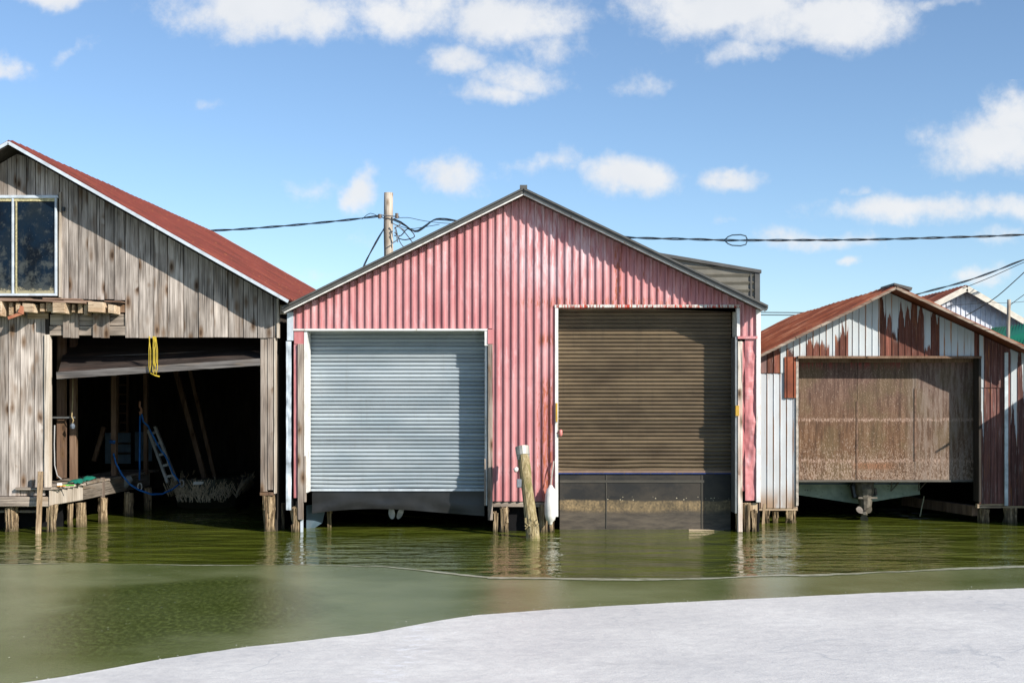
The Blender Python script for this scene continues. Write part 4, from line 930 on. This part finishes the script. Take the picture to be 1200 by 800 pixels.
m_ = MB(); q = P(606.5,550,-.75); m_.tube([q+Vector((-.03,0,-.04)), q+Vector((-.03,0,0)), q+Vector((0,0,.035))], [.02,.045,.02], 10); m_.build('white_knob', plain('white_knob', (.75,.75,.72), .5), mp, smooth=True)
m_ = MB(); q = P(609,566,-.72); m_.box(q.x-.05,q.x+.03,q.y-.04,q.y+.04,q.z-.07,q.z+.07); m_.build('grey_plate', plain('grey_plate', (.25,.27,.30), .5, .5), mp, bevel=.01)
# white fender
fn = empty('boat_fender', tuple(P(645,586,-.2)), 'white plastic boat fender hung at the foot of the white jamb', 'fender')
m_ = MB(); c0 = P(645,615,-.18); c1 = P(645.5,568,-.18)
prof = [(0,.02),(.04,.035),(.08,.04),(.13,.075),(.25,.098),(.5,.104),(.75,.095),(.9,.07),(.95,.04),(1,.025)]
m_.tube([c0.lerp(c1, t) for t, r in prof], [r for t, r in prof], 14); m_.build('body', plain('white_vinyl', (.78,.77,.74), .4, dirt=((.3,.27,.22),.5)), fn, smooth=True)
m_ = MB(); m_.tube([c1, P(646,562,-.14), P(649,540,-.07)], .01, 6); m_.build('rope', plain('grey_rope', (.4,.38,.34), .8), fn)
# propeller below rubber flap
pr = empty('outboard_propeller', tuple(P(464,592,1.0)), 'pale grey outboard propeller showing below the black rubber flap', 'propeller')
for (dx, ang) in ((-5,-.1),(5,.35)):
    m_ = MB(); q = P(464+dx,601,1.0); vs = []; K = 12
    for k in range(K):
        t = 2*math.pi*k/K; u = math.cos(t)*.055; v = math.sin(t)*.105; vs.append((q.x+u*math.cos(ang)-v*math.sin(ang)*-1, q.y+u*.3, q.z+v))
    vs2 = [(x, y+.02, z) for x, y, z in vs]; m_.add(vs+vs2, [tuple(range(K)), tuple(range(2*K-1, K-1, -1))] + [(i, (i+1)%K, (i+1)%K+K, i+K) for i in range(K)]); m_.build('blade', plain('pale_blade', (.25,.28,.31), .4, .2), pr)
m_ = MB(); q = P(464,592,1.0); m_.tube([q+Vector((-.0,-.1,0)), q+Vector((0,.3,0))], .06, 10); m_.tube([q+Vector((0,.1,0)), q+Vector((0,.15,.9))], .05, 8); m_.build('hub', STEEL, pr)

# ================================================================== 3. rusty boathouse (right)
Y3 = 1.5; RY3 = .93
def X3(px, Y=Y3): return (px-600)*(Y+DIST)/F
def Z3(py, Y=Y3): return CH+(470-py)*(Y+DIST)/F
O3 = Vector((X3(1050), Y3, 0))
rb3 = empty('rusty_boathouse', tuple(O3), 'low boathouse with peeling white and rust strips and a rusted roof', 'boathouse')
ap3 = P(1050,334,RY3); el3 = P(874,422,RY3); er3 = P(1225,415.5,RY3)
sl3 = (ap3.z-el3.z)/(ap3.x-el3.x); sr3 = (ap3.z-er3.z)/(er3.x-ap3.x)
def z3(x): return ap3.z-.03-(sl3*(ap3.x-x) if x < ap3.x else sr3*(x-ap3.x))
PIT = .1177; RIB3 = [(0,0),(.006,-.014),(.016,-.014),(.022,0)]
xa3, xb3 = X3(891), X3(1225)
def us(px): return (X3(px)-xa3)/(xb3-xa3)
GH = [(889,.12),(898.7,.2),(906.4,.16),(914,.0),(921,.14),(929.5,.05),(937,.06),(944,.30),(950.5,.24),(957.6,.26),(964,.20),(971.5,.06),(978,.36),(985.5,.58),(993.3,0),(1030.6,1.2),(1037.6,.68),(1043.8,.40),(1051,.84),(1059,.80),(1066,1.2),(1074.5,.86),(1081.5,.16),(1089.7,.82),(1101,0),(1141,1.25)]
gab = flake_mat('peeling_gable_strips', [(0,.12/1.25)]+[(max(.001,us(p_)), h_/1.25) for p_, h_ in GH[1:]], xa3, xb3, Z3(418), 1.25, O3, PIT, jagk=.55, even=True)
low = flake_mat('white_lower_strips', [(0,0),(.9,0),(1,0)], xa3, xb3, Z3(592), .3, O3, PIT, base=(.54,.57,.60), lower=1.0)
rus = flake_mat('rust_red_strips', [(0,1),(us(1150),1),(us(1170),1.0),(us(1176),.8),(us(1190),1),(1,1)], xa3, xb3, Z3(592), 9.0, O3, PIT, rustc=(.125,.055,.047))
m_ = MB(); ribbed(m_, X3(934.5), X3(1147.5), const(Z3(418)), lambda x: z3(x)-.03, Y3, PIT, RIB3, xa3); ribbed(m_, X3(891), X3(934.5), const(Z3(437)), lambda x: z3(x)-.03, Y3-.008, PIT, RIB3, xa3)
m_.build('gable_wall', gab, rb3)
m_ = MB(); ribbed(m_, X3(889.5), X3(934.5), const(Z3(595)), const(Z3(437.5)), Y3+.012, PIT, RIB3, xa3); m_.build('lower_wall', low, rb3)
m_ = MB(); ribbed(m_, X3(919), X3(932.5), const(Z3(466)), const(Z3(418)), Y3-.03, PIT, RIB3, xa3); m_.build('rust_flap', ROOF_RUST, rb3)
m_ = MB(); ribbed(m_, X3(1147.5), X3(1226), const(Z3(590)), const(Z3(453)), Y3+.004, PIT, RIB3, xa3); ribbed(m_, X3(1147.5), X3(1226), const(Z3(454)), lambda x: z3(x)-.03, Y3-.012, PIT, RIB3, xa3)
ribbed(m_, X3(1177), X3(1226), const(Z3(592)), const(Z3(413)), Y3-.028, PIT, RIB3, xa3)
m_.each('side_panel', rus, rb3)
m_ = MB(); m_.box(X3(1176), X3(1180), Y3-.06, Y3-.03, Z3(592), Z3(413)); m_.build('seam_strip', plain('chalky_strip', (.50,.56,.58), .6, dirt=((.42,.16,.04),.9), var=.4), rb3)
m_ = MB(); m_.box(X3(932.6), X3(935.3), Y3-.03, Y3+.25, Z3(592), Z3(419)); m_.each('door_jamb', plain('rust_white_jamb', (.42,.38,.33), .7, dirt=((.28,.08,.03),.9), var=.5, sc_=14), rb3)
m_ = MB(); m_.box(X3(1146.5), X3(1149.2), Y3-.03, Y3+.25, Z3(588), Z3(419)); m_.each('door_jamb', W_DARK, rb3)
m_ = MB(); m_.box(X3(934), X3(1148), Y3-.10, Y3+.0, Z3(420), Z3(417.2)); m_.box(X3(936), X3(1146), Y3+.25, Y3+.32, Z3(424), Z3(418)); m_.each('door_header', W_BROWN, rb3)  # brown tone stands in for the dark shadow line above the door
# brown door of three sheets
mD = M('weathered_brown_door'); dx_, dy_, dz_ = mD.xyz(); ri = mD.isl()
f1 = mD.noise((15,15,1.6), 6, .76); f2 = mD.noise((2.0,2.0,1.4), 4, .6); f3 = mD.noise((75,75,26), 5, .75)
up = mD.step(dz_, Z3(520), Z3(430)); dn_ = mD.step(dz_, Z3(505), Z3(562), 0.0, 1.0)
dc = mD.ramp(f1, [(.34,(.050,.025,.013)),(.50,(.118,.060,.030)),(.66,(.19,.11,.062))])
dc = mD.mix(mD.math('MULTIPLY', up, .5), dc, mD.ramp(f1, [(.35,(.06,.035,.035)),(.65,(.15,.10,.10))]))
dc = mD.mix(mD.math('MULTIPLY', mD.step(f2, .42, .62), .45), dc, (.125,.095,.045))
pal = mD.step(mD.math('ADD', f3, mD.math('ADD', mD.math('MULTIPLY', dn_, .10), mD.math('MULTIPLY', f1, .16))), .655, .73)
dc = mD.mix(mD.math('MULTIPLY', pal, .8), dc, (.36,.27,.21))
for zz_ in (492, 541):
    ln = mD.step(mD.math('ABSOLUTE', mD.math('SUBTRACT', mD.math('ADD', dz_, mD.math('MULTIPLY', mD.math('SUBTRACT', f1, .5), .10)), Z3(zz_))), .05, .005)
    dc = mD.mix(mD.math('MULTIPLY', ln, mD.step(f3, .44, .60)), dc, (.40,.28,.22))
oz = mD.math('MULTIPLY', mD.step(dz_, Z3(553), Z3(549)), mD.step(dz_, Z3(541), Z3(545))); ox = mD.math('MULTIPLY', mD.step(dx_, X3(1003)-O3.x, X3(1010)-O3.x), mD.step(dx_, X3(1062)-O3.x, X3(1045)-O3.x))
dc = mD.mix(mD.math('MULTIPLY', mD.math('MULTIPLY', oz, ox), mD.step(f3, .45, .60)), dc, (.27,.12,.06))
dc = mD.mix(mD.math('MULTIPLY', mD.step(dz_, Z3(435), Z3(424)), mD.step(f1, .45, .6)), dc, (.20,.035,.035))
p3 = mD.math('MULTIPLY', mD.step(dx_, X3(1066)-O3.x, X3(1078)-O3.x), mD.step(f1, .44, .58, .1, .6)); dc = mD.mix(p3, dc, (.21,.17,.145))
mD.bump(mD.math('ADD', f1, f3), .5, .01); DOOR3 = mD.fin(dc, .7, spec=.3)
YD3 = Y3+.34; m_ = MB()
def X3d(px): return X3(px, YD3)
zdt, zdb = Z3(417, YD3), Z3(562, YD3)
for i, (a, b) in enumerate(((936,1004.5),(1005,1072),(1072.5,1149))):
    m_.box(X3d(a), X3d(b), YD3+(i % 2)*.004, YD3+.03, zdb, zdt)
d3 = m_.build('door', DOOR3, rb3)
m_ = MB(); m_.box(X3d(1003.4), X3d(1005.2), YD3-.012, YD3-.001, Z3(560,YD3), Z3(470,YD3)); m_.box(X3d(1071.5), X3d(1073.5), YD3-.012, YD3-.001, Z3(540,YD3), Z3(455,YD3)); m_.each('joint_strip', plain('rusty_joint', (.17,.10,.065), .8, var=.6, sc_=20), d3)
m_ = MB(); m_.box(X3d(936), X3d(1149), YD3-.02, YD3+.05, zdb-.035, zdb-.002); m_.build('door_sill', plain('dark_sill', (.10,.09,.075), .7), d3)
# roof + cap
LEN3 = 8.6; D3 = Vector((.0,1,0))
m_ = MB(); roof_sheet(m_, ap3, el3, D3, LEN3, pitch=.34, amp=.022, jitter=.03); r3 = m_.build('roof', ROOF_RUST, rb3)
m_ = MB(); roof_sheet(m_, ap3, er3, D3, LEN3, pitch=.34, amp=.022, jitter=.03); m_.build('roof', ROOF_RUST, rb3)
m_ = MB(); rr = random.Random(12)
for e_ in (el3, er3):
    K = 6
    for k in range(K):
        a = ap3.lerp(e_, k/K); b = ap3.lerp(e_, (k+1)/K); o_ = Vector((0,-.01+rr.uniform(-.01,.01),-.05+rr.uniform(-.006,.006))); m_.beam(a+o_, b+o_, .03, .045)
m_.each('rake_board', wood('pale_rake_board', (.07,.045,.035),(.17,.115,.085),(.38,.32,.26), tan=(.20,.09,.045), tanamt=.7, along='x', knots=False, vary=.8), r3)
m_ = MB(); m_.hexa([ap3+Vector(v) for v in ((-.04,-.03,.0),(.26,-.03,-.10),(.26,.8,-.10),(-.04,.8,.0),(-.04,-.03,.035),(.28,-.03,-.045),(.28,.8,-.045),(-.04,.8,.035))]); m_.build('ridge_cap', plain('dark_ridge_cap', (.07,.06,.055), .5, var=.4), r3)
m_ = MB()
for x in (X3(890), X3(1226)): m_.box(x-.02, x+.02, Y3+.05, Y3+8, -.3, z3(x)-.005)
m_.each('side_wall', DARKNESS, rb3)  # lower part of these walls is added to block light under the sill
m_ = MB(); m_.prism([(X3(890),-.4),(X3(1226),-.4),(X3(1226),z3(X3(1226))-.005),(ap3.x,ap3.z-.04),(X3(890),z3(X3(890))-.005)], Y3+7.9, Y3+7.95); m_.build('back_wall', DARKNESS, rb3)
m_ = MB(); m_.prism([(X3(891),Z3(560)),(X3(934),Z3(560)),(X3(934),Z3(419)),(X3(1149),Z3(419)),(X3(1149),Z3(560)),(X3(1225),Z3(560)),(X3(1225),z3(X3(1225))-.1),(ap3.x,ap3.z-.12),(X3(891),z3(X3(891))-.1)], Y3+.03, Y3+.05); m_.each('light_seal', DARKNESS, rb3)
m_ = MB(); m_.box(X3(889), X3(935), Y3+.02, Y3+.12, Z3(598), Z3(594)); m_.box(X3(1146), X3(1226), Y3+.02, Y3+.12, Z3(595), Z3(590)); m_.each('sill_beam', W_TANX, rb3)
m_ = MB(); m_.beam((X3(1146), Y3+.15, Z3(599)), (X3(1146)-.55, Y3+2.5, Z3(599)), .12, .18); m_.build('inner_beam', W_BROWN, rb3)
piles_for(rb3, [(899,7,597,.2),(909,8,597,.2),(927.5,13,597,.15),(1155,14,597,.15),(1187,16,594,.15),(1218,14,594,.15)], Y3+.02)
m_ = MB(); ya = Y3-.1; m_.beam(P(893,628,ya), P(896,590,ya), .05, .04); m_.beam(P(889,626,ya-.2), P(886,606,ya-.2), .06, .05); m_.each('broken_stub', W_TAN, rb3)
# motor boat with stern drive under the door
mbt = empty('motor_boat', tuple(P(1010,590,3.0)), 'dull green motor boat with a stern drive raised behind the brown door', 'boat')
m_ = MB(); rows = []
for k, (y, hwf) in enumerate(((2.6,1),(4.0,1.03),(6.0,.95),(7.6,.5),(8.4,.06))):
    cx = P(1005,0,2.6).x; xl = P(932,0,2.6).x; hw = (cx-xl)*hwf; kz = Z3(590,2.6)+max(0,(y-6)*.12); zc = Z3(579,2.6)+max(0,(y-6)*.15)
    rows.append([(cx-hw*1.03,y,1.6),(cx-hw,y,Z3(566,2.6)),(cx-hw,y,zc),(cx,y,kz),(cx+hw,y,zc),(cx+hw,y,Z3(566,2.6)),(cx+hw*1.03,y,1.6)])
vs = [v for r_ in rows for v in r_]; m_.add(vs, [(i*7+k, i*7+k+1, i*7+8+k, i*7+7+k) for i in range(4) for k in range(6)] + [tuple(range(7))]); 
bmat = M('green_grey_hull'); bn = bmat.noise((5,5,5), 5, .65); bz_ = bmat.xyz()[2]
bc_ = bmat.ramp(bn, [(.35,(.16,.22,.18)),(.65,(.27,.34,.28))]); bc_ = bmat.mix(bmat.step(bmat.noise((12,12,12),4,.6), .62, .68, 0,.8), bc_, (.03,.04,.04)); 
m_.build('hull', bmat.fin(bc_, .5), mbt)
m_ = MB(); cx = P(1005,0,2.58).x; hw = cx-P(932,0,2.58).x; m_.box(cx-hw, cx+hw, 2.57, 2.598, Z3(567.5,2.58), Z3(565.3,2.58)); m_.build('stripe', plain('navy_stripe', (.01,.04,.07), .4), mbt)
m_ = MB(); m_.box(cx-hw, cx+hw, 2.55, 2.598, Z3(565,2.58), Z3(562,2.58)); m_.build('rub_rail', plain('pale_rail', (.35,.36,.33), .5), mbt)
DRV = plain('worn_drive_metal', (.17,.15,.12), .55, .3, var=.6, sc_=12)
Yd = 2.3; q = lambda px, py, y=Yd: P(px, py, y)
drv = MB(); drv.tube([q(1011,563,2.4), q(1013,575), q(1014,586), q(1014,598)], [.20,.18,.13,.10], 12); drv.box(q(1004,0).x, q(1026,0).x, Yd-.12, Yd+.05, q(0,583.5).z, q(0,581.5).z)
drv.tube([q(1013,601,2.0), q(1013,601,2.1), q(1013,601,2.45), q(1013,601,2.6)], [.03,.06,.06,.02], 10)
drv.hexa([q(1009,606,2.35),q(1015,606,2.35),q(1015,606,2.4),q(1009,606,2.4),q(1011,592,2.3),q(1018,592,2.3),q(1018,592,2.35),q(1011,592,2.35)])
dvo = drv.build('stern_drive', DRV, mbt)
m_ = MB(); m_.tube([q(1004,562,2.35), q(1000,570,2.35), q(1002,583,2.3)], [.06,.075,.05], 10); m_.tube([q(1024,572,2.3), q(1026,580,2.3)], [.05,.04], 8); m_.each('bellows', RUBBER, mbt)
BLM = plain('blade_metal', (.16,.14,.12), .45, .3); c = q(1013,601,2.02)
for ang in (.9, 3.0, 5.2):
    m_ = MB(); vs = []; prof_ = [(.03,.03),(.07,.065),(.11,.075),(.15,.055),(.175,.0)]
    d_ = Vector((math.sin(ang), 0, math.cos(ang))); t_ = Vector((math.cos(ang), 0, -math.sin(ang)))
    for (l_, w_) in prof_: vs.append(c+d_*l_-t_*w_*.6+Vector((0,-w_*.6,0)))
    for (l_, w_) in prof_[::-1][1:]: vs.append(c+d_*l_+t_*w_+Vector((0,w_*.8,0)))
    n_ = len(vs); vs2 = [v+Vector((0,.018,0)) for v in vs]; m_.add(vs+vs2, [tuple(range(n_)), tuple(range(2*n_-1, n_-1, -1))] + [(i, (i+1)%n_, (i+1)%n_+n_, i+n_) for i in range(n_)]); m_.build('propeller_blade', BLM, dvo)
for px in (1045, 1077):
    m_ = MB(); m_.tube([q(px,565,2.5), q(px-1,575,2.42), q(px+8,565,2.5)], .014, 6); m_.each('tow_ring', DRV, mbt)
m_ = MB(); m_.tube([q(1083,581,2.5), q(1078,605,2.5)], .01, 6); m_.build('drain_line', plain('thin_line', (.4,.38,.25), .8), mbt)

# ================================================================== 4. buildings beyond
Yw = 14.0
wbk = empty('white_building', tuple(P(1133,470,Yw)), 'white ribbed steel building with white rakes behind the rusty boathouse', 'building')
apw = P(1133,334,Yw-.3); elw = P(1020,392,Yw-.3); erw = P(1246,399.5,Yw-.3)
WRIB = plain('white_ribbed_steel', (.60,.63,.70), .5, dirt=((.4,.4,.42),.3))
m_ = MB(); szl = (apw.z-elw.z)/(apw.x-elw.x); szr = (apw.z-erw.z)/(erw.x-apw.x)
def zw(x): return apw.z-.05-(szl*(apw.x-x) if x < apw.x else szr*(x-apw.x))
ribbed(m_, elw.x+.1, erw.x-.1, const(.6), zw, Yw, .135, [(0,0),(.008,-.02),(.02,-.02),(.028,0)]); m_.build('wall', WRIB, wbk)
m_ = MB(); roof_sheet(m_, apw, elw, (0,1,0), 9, pitch=.3); rw_ = m_.build('roof', ROOF_RUST, wbk); m_ = MB(); roof_sheet(m_, apw, erw, (0,1,0), 9, pitch=.3); m_.build('roof', ROOF_RUST, wbk)
m_ = MB()
for e_ in (elw, erw): m_.beam(apw+Vector((0,-.02,-.09)), e_+Vector((0,-.02,-.09)), .03, .15)
m_.each('rake_board', plain('pale_rake', (.62,.58,.50), .6), rw_)
m_ = MB(); m_.box(elw.x+.1, elw.x+.15, Yw+.05, Yw+8.5, .6, zw(elw.x)-.05); m_.box(erw.x-.15, erw.x-.1, Yw+.05, Yw+8.5, .6, zw(erw.x)-.05); m_.box(elw.x+.15, erw.x-.15, Yw+8.4, Yw+8.5, .6, zw(erw.x)); m_.each('side_wall', WRIB, wbk)
# green roofed shed
Yg = 11.9
gs = empty('green_roofed_shed', tuple(P(1200,470,Yg)), 'shed with a green ribbed steel roof right behind the rusty boathouse', 'shed')
a = P(1163,384,Yg+1.2); b = P(1262,372,Yg+1.2); c = P(1262,404,Yg); d = P(1150,404,Yg)
mg = M('green_roof_steel'); fr = mg.math('FRACT', mg.math('MULTIPLY', mg.xyz()[0], 4.2)); gcol = mg.mix(mg.step(mg.noise((.9,.9,.9),3,.5), .5,.7,0,.5), (.008,.12,.07), (.02,.18,.12))
GREEN = mg.fin(gcol, .35)
m_ = MB(); K = 30
for k in range(K):
    t0, t1 = k/K, (k+.12)/K; p0, p1, p2, p3 = a.lerp(b,t0), a.lerp(b,t1), d.lerp(c,t1), d.lerp(c,t0); u = Vector((0,-.02,.035)); m_.hexa([p3,p2,p1,p0,p3+u,p2+u,p1+u,p0+u])
m_.hexa([d+Vector((0,0,-.04)),c+Vector((0,0,-.04)),b+Vector((0,0,-.04)),a+Vector((0,0,-.04)),d,c,b,a]); m_.build('roof', GREEN, gs)
m_ = MB(); m_.box(d.x+.3, c.x-.3, Yg+.3, Yg+1.1, .6, d.z-.02); m_.build('wall', plain('shed_wall', (.4,.4,.38), .7), gs)

# ================================================================== 5. poles and cables
Yp = 14.0
def pole(name, px, top, Y, r0, r1, lab):
    e = empty(name, (P(px,0,Y).x, Y, .6), lab, 'pole', None); m_ = MB(); x = P(px,0,Y).x; zt_ = P(px,top,Y).z; n_ = 14
    m_.tube([(x + .03*nz(k*.4, px), Y, .5+(zt_-.5)*k/n_) for k in range(n_+1)], [r1+(r0-r1)*k/n_ for k in range(n_+1)], 12)
    m_.build('shaft', wood('pole_wood_'+str(int(px)) if False else 'pole_wood', (.16,.13,.10),(.36,.31,.25),(.56,.50,.42), tan=(.2,.14,.09), knots=True), e, smooth=True); return e
pe = pole('utility_pole', 455.5, 226, Yp, .125, .15, 'thick weathered utility pole rising behind the left slope of the pink roof')
m_ = MB()
q = lambda px, py, y=Yp-.2: P(px, py, y)
m_.tube([q(444,252), q(468,254)], .018, 6); m_.build('bolt', STEEL, pe)
m_ = MB(); m_.tube([q(445,251), q(445,256)], .05, 8); m_.tube([q(465,250), q(465,256)], .045, 8); m_.each('insulator', plain('brown_insulator', (.10,.07,.05), .4), pe)
m_ = MB()
for (px0, py0, px1, py1) in ((462,268,470,262),(462,272,468,278),(463,266,466,284),(458,286,466,281),(461,262,474,270)):
    m_.beam(q(px0,py0,Yp-.25), q(px1,py1,Yp-.25), .03, .03)
m_.each('clamp', STEEL, pe)
pole('utility_pole', 1181.5, 351, 11.0, .045, .05, 'thin short brown pole before the white building').name
def cable(pts_px, Y, lab, r=.016, twist=True, name='cable', mats=(CABLE, CABLE_B), group=None, sub=6):
    P3 = [P(px, py, Y if not isinstance(Y, (list,tuple)) else Y[i]) for i, (px, py) in enumerate(pts_px)]
    # catmull-rom
    out = []; n_ = len(P3)
    for i in range(n_-1):
        p0, p1, p2, p3 = P3[max(i-1,0)], P3[i], P3[i+1], P3[min(i+2,n_-1)]
        L_ = (p2-p1).length; k = max(3, int(L_/ (.14 if twist else .4)))
        for j in range(k):
            t = j/k; out.append(.5*((2*p1)+(p2-p0)*t+(2*p0-5*p1+4*p2-p3)*t*t+(3*p1-p0-3*p2+p3)*t**3))
    out.append(P3[-1])
    e = empty(name, tuple(P3[0]), lab, 'cable', group)
    if twist:
        for ph, mt in ((0, mats[0]), (math.pi, mats[1])):
            m_ = MB(); s_ = 0; q_ = []
            for i, p in enumerate(out):
                if i: s_ += (out[i]-out[i-1]).length
                a_ = s_*4.4+ph; q_.append(p+Vector((0, math.cos(a_)*r*1.1, math.sin(a_)*r*1.1)))
            m_.tube(q_, r, 5); m_.build('strand', mt, e, smooth=True)
    else:
        m_ = MB(); m_.tube(out, r, 6); m_.build('strand', mats[0], e, smooth=True)
    return e
cable([(60,268),(160,272),(255,270),(330,265),(400,258.5),(446,253)], Yp, 'twisted cable running left from the thick pole over the red roof')
cable([(452,254),(470,261),(486,271),(497,266),(508,258),(520,257),(545,260),(640,272),(742,278.5),(800,280),(852,281.5),(900,281.5),(1000,281),(1100,278.5),(1210,274.5),(1420,262)], Yp, 'long twisted cable crossing the sky right of the pink roof', r=.018)
def loopy(): 
    e = bpy.data.objects[[o.name for o in bpy.data.objects if o.get('label','').startswith('long twisted')][0]]
    for sg in (-1, 1):
        m_ = MB(); m_.tube([q(849,281.5), q(853,281.5-sg*4), q(858,281.5-sg*6), q(868,281.5-sg*6.5), q(874,281.5-sg*5), q(876,281.5)], .018, 6); m_.build('slack_loop', CABLE_B, e, smooth=True)
loopy()
cable([(446,253),(450,256),(470,268),(484,285),(492,300)], Yp, 'cable drooping right from the pole into the pink roof', r=.014, twist=False)
cable([(450,268),(440,285),(427,310),(420,330)], Yp, 'cable slanting down left of the thick pole', r=.018, twist=True)
cable([(424,257),(434,250),(446,255)], Yp, 'short looped blue cable left of the pole top', r=.010, twist=False, mats=(CABLE_B,CABLE_B))
cable([(462,256),(478,255),(498,259),(530,262),(600,262)], Yp, 'thin pale blue cable leaving the pole to the right', r=.009, twist=False, mats=(CABLE_B,CABLE_B))
cable([(463,263),(480,268),(497,266),(515,263)], Yp, 'blue cable looping beside the pole', r=.010, twist=False, mats=(CABLE_B,CABLE_B))
cable([(462,276),(470,276),(478,268),(486,277),(475,281),(466,279)], Yp, 'tangled cable bunch at the right side of the pole', r=.016, twist=False)
cable([(464,268),(468,282),(474,290),(480,288),(492,298)], Yp, 'frayed cable end dropping beside the pole', r=.013, twist=False)
cable([(1050,352),(1085,342),(1130,330),(1170,316),(1220,297),(1400,235)], 12.5, 'upper of two sloping cables over the white building', r=.014, name='cable')
cable([(1128,338),(1165,323),(1222,298),(1400,226)], 12.5, 'lower of two sloping cables right of the white gable peak', r=.010, twist=False)
cable([(1132,370),(1162,352),(1185,333),(1225,296),(1330,200)], 12.0, 'steep cable ending on the white building wall', r=.013, twist=False)
cable([(1181,360),(1192,351),(1222,330)], 11.0, 'short cable rising right from the thin brown pole', r=.009, twist=False)
cable([(1108,358),(1140,356),(1160,354),(1181,355),(1230,350)], 11.0, 'faint level cable in front of the white wall', r=.006, twist=False)
for i, py in enumerate((366, 369)):
    cable([(760,py-1),(893,py),(1010,py+.5)], 30.0, ('upper' if i == 0 else 'lower') + ' of two faint far cables above the rusted roof eave', r=.02, twist=False)

# boathouse next door: stands forward of the rusty one, just beyond the right edge, and throws the slanting shade on its side panels
nb = empty('steel_boathouse', (12.4, 0, 0), 'plain grey steel boathouse standing forward and right of the rusty one', 'boathouse')
NX0, NX1, NAX, NEZ, NAZ = 10.05, 14.75, 12.4, 2.95, 4.5
def zn(x): return NAZ - (NAZ-NEZ)*abs(x-NAX)/(NAX-NX0)
NM = plain('galvanised_sheet', (.36,.38,.39), .5, dirt=((.25,.13,.07),.5))
m_ = MB(); ribbed(m_, NX0, 10.7, const(.45), lambda x: zn(x)-.02, 0, PIT, RIB3); ribbed(m_, 10.7, 14.1, const(2.9), lambda x: zn(x)-.02, 0, PIT, RIB3); ribbed(m_, 14.1, NX1, const(.45), lambda x: zn(x)-.02, 0, PIT, RIB3); m_.build('wall', NM, nb)
m_ = MB(); m_.prism([(NX0,.45),(10.7,.45),(10.7,2.9),(14.1,2.9),(14.1,.45),(NX1,.45),(NX1,zn(NX1)-.03),(NAX,NAZ-.03),(NX0,zn(NX0)-.03)], .03, .06); m_.each('light_seal', DARKNESS, nb)
slats(10.7, 14.1, .5, 2.9, .3, .0667, GREYDOOR, nb, 'roller_door', seed=22)
m_ = MB()
for x_ in (NX0, NX1-.04): zz_ = zn(x_)-.03; m_.hexa([(x_,.07,-.3),(x_+.04,.07,-.3),(x_+.04+.33*9,9,-.3),(x_+.33*9,9,-.3),(x_,.07,zz_),(x_+.04,.07,zz_),(x_+.04+.33*9,9,zz_),(x_+.33*9,9,zz_)])
m_.each('side_wall', NM, nb)
m_ = MB(); m_.prism([(NX0,-.3),(NX1,-.3),(NX1,zn(NX1)-.03),(NAX,NAZ-.03),(NX0,zn(NX0)-.03)], 9, 9.05, .33); m_.build('back_wall', NM, nb)
for sg in (-1, 1):
    m_ = MB(); e_ = Vector((NAX+sg*(NAX-NX0+.12), -.2, NEZ-.05)); roof_sheet(m_, (NAX,-.2,NAZ+.03), e_, (.33,1,0), 9.4, pitch=.3); m_.build('roof', ROOF_RUST, nb)
for k_, px_ in enumerate((10.15, 10.6, 14.2, 14.6)):
    m_ = MB(); piling(m_, px_, .08, -.4, .5, .09, seed=40+k_, rot=.2); m_.build('piling', PILE, nb)
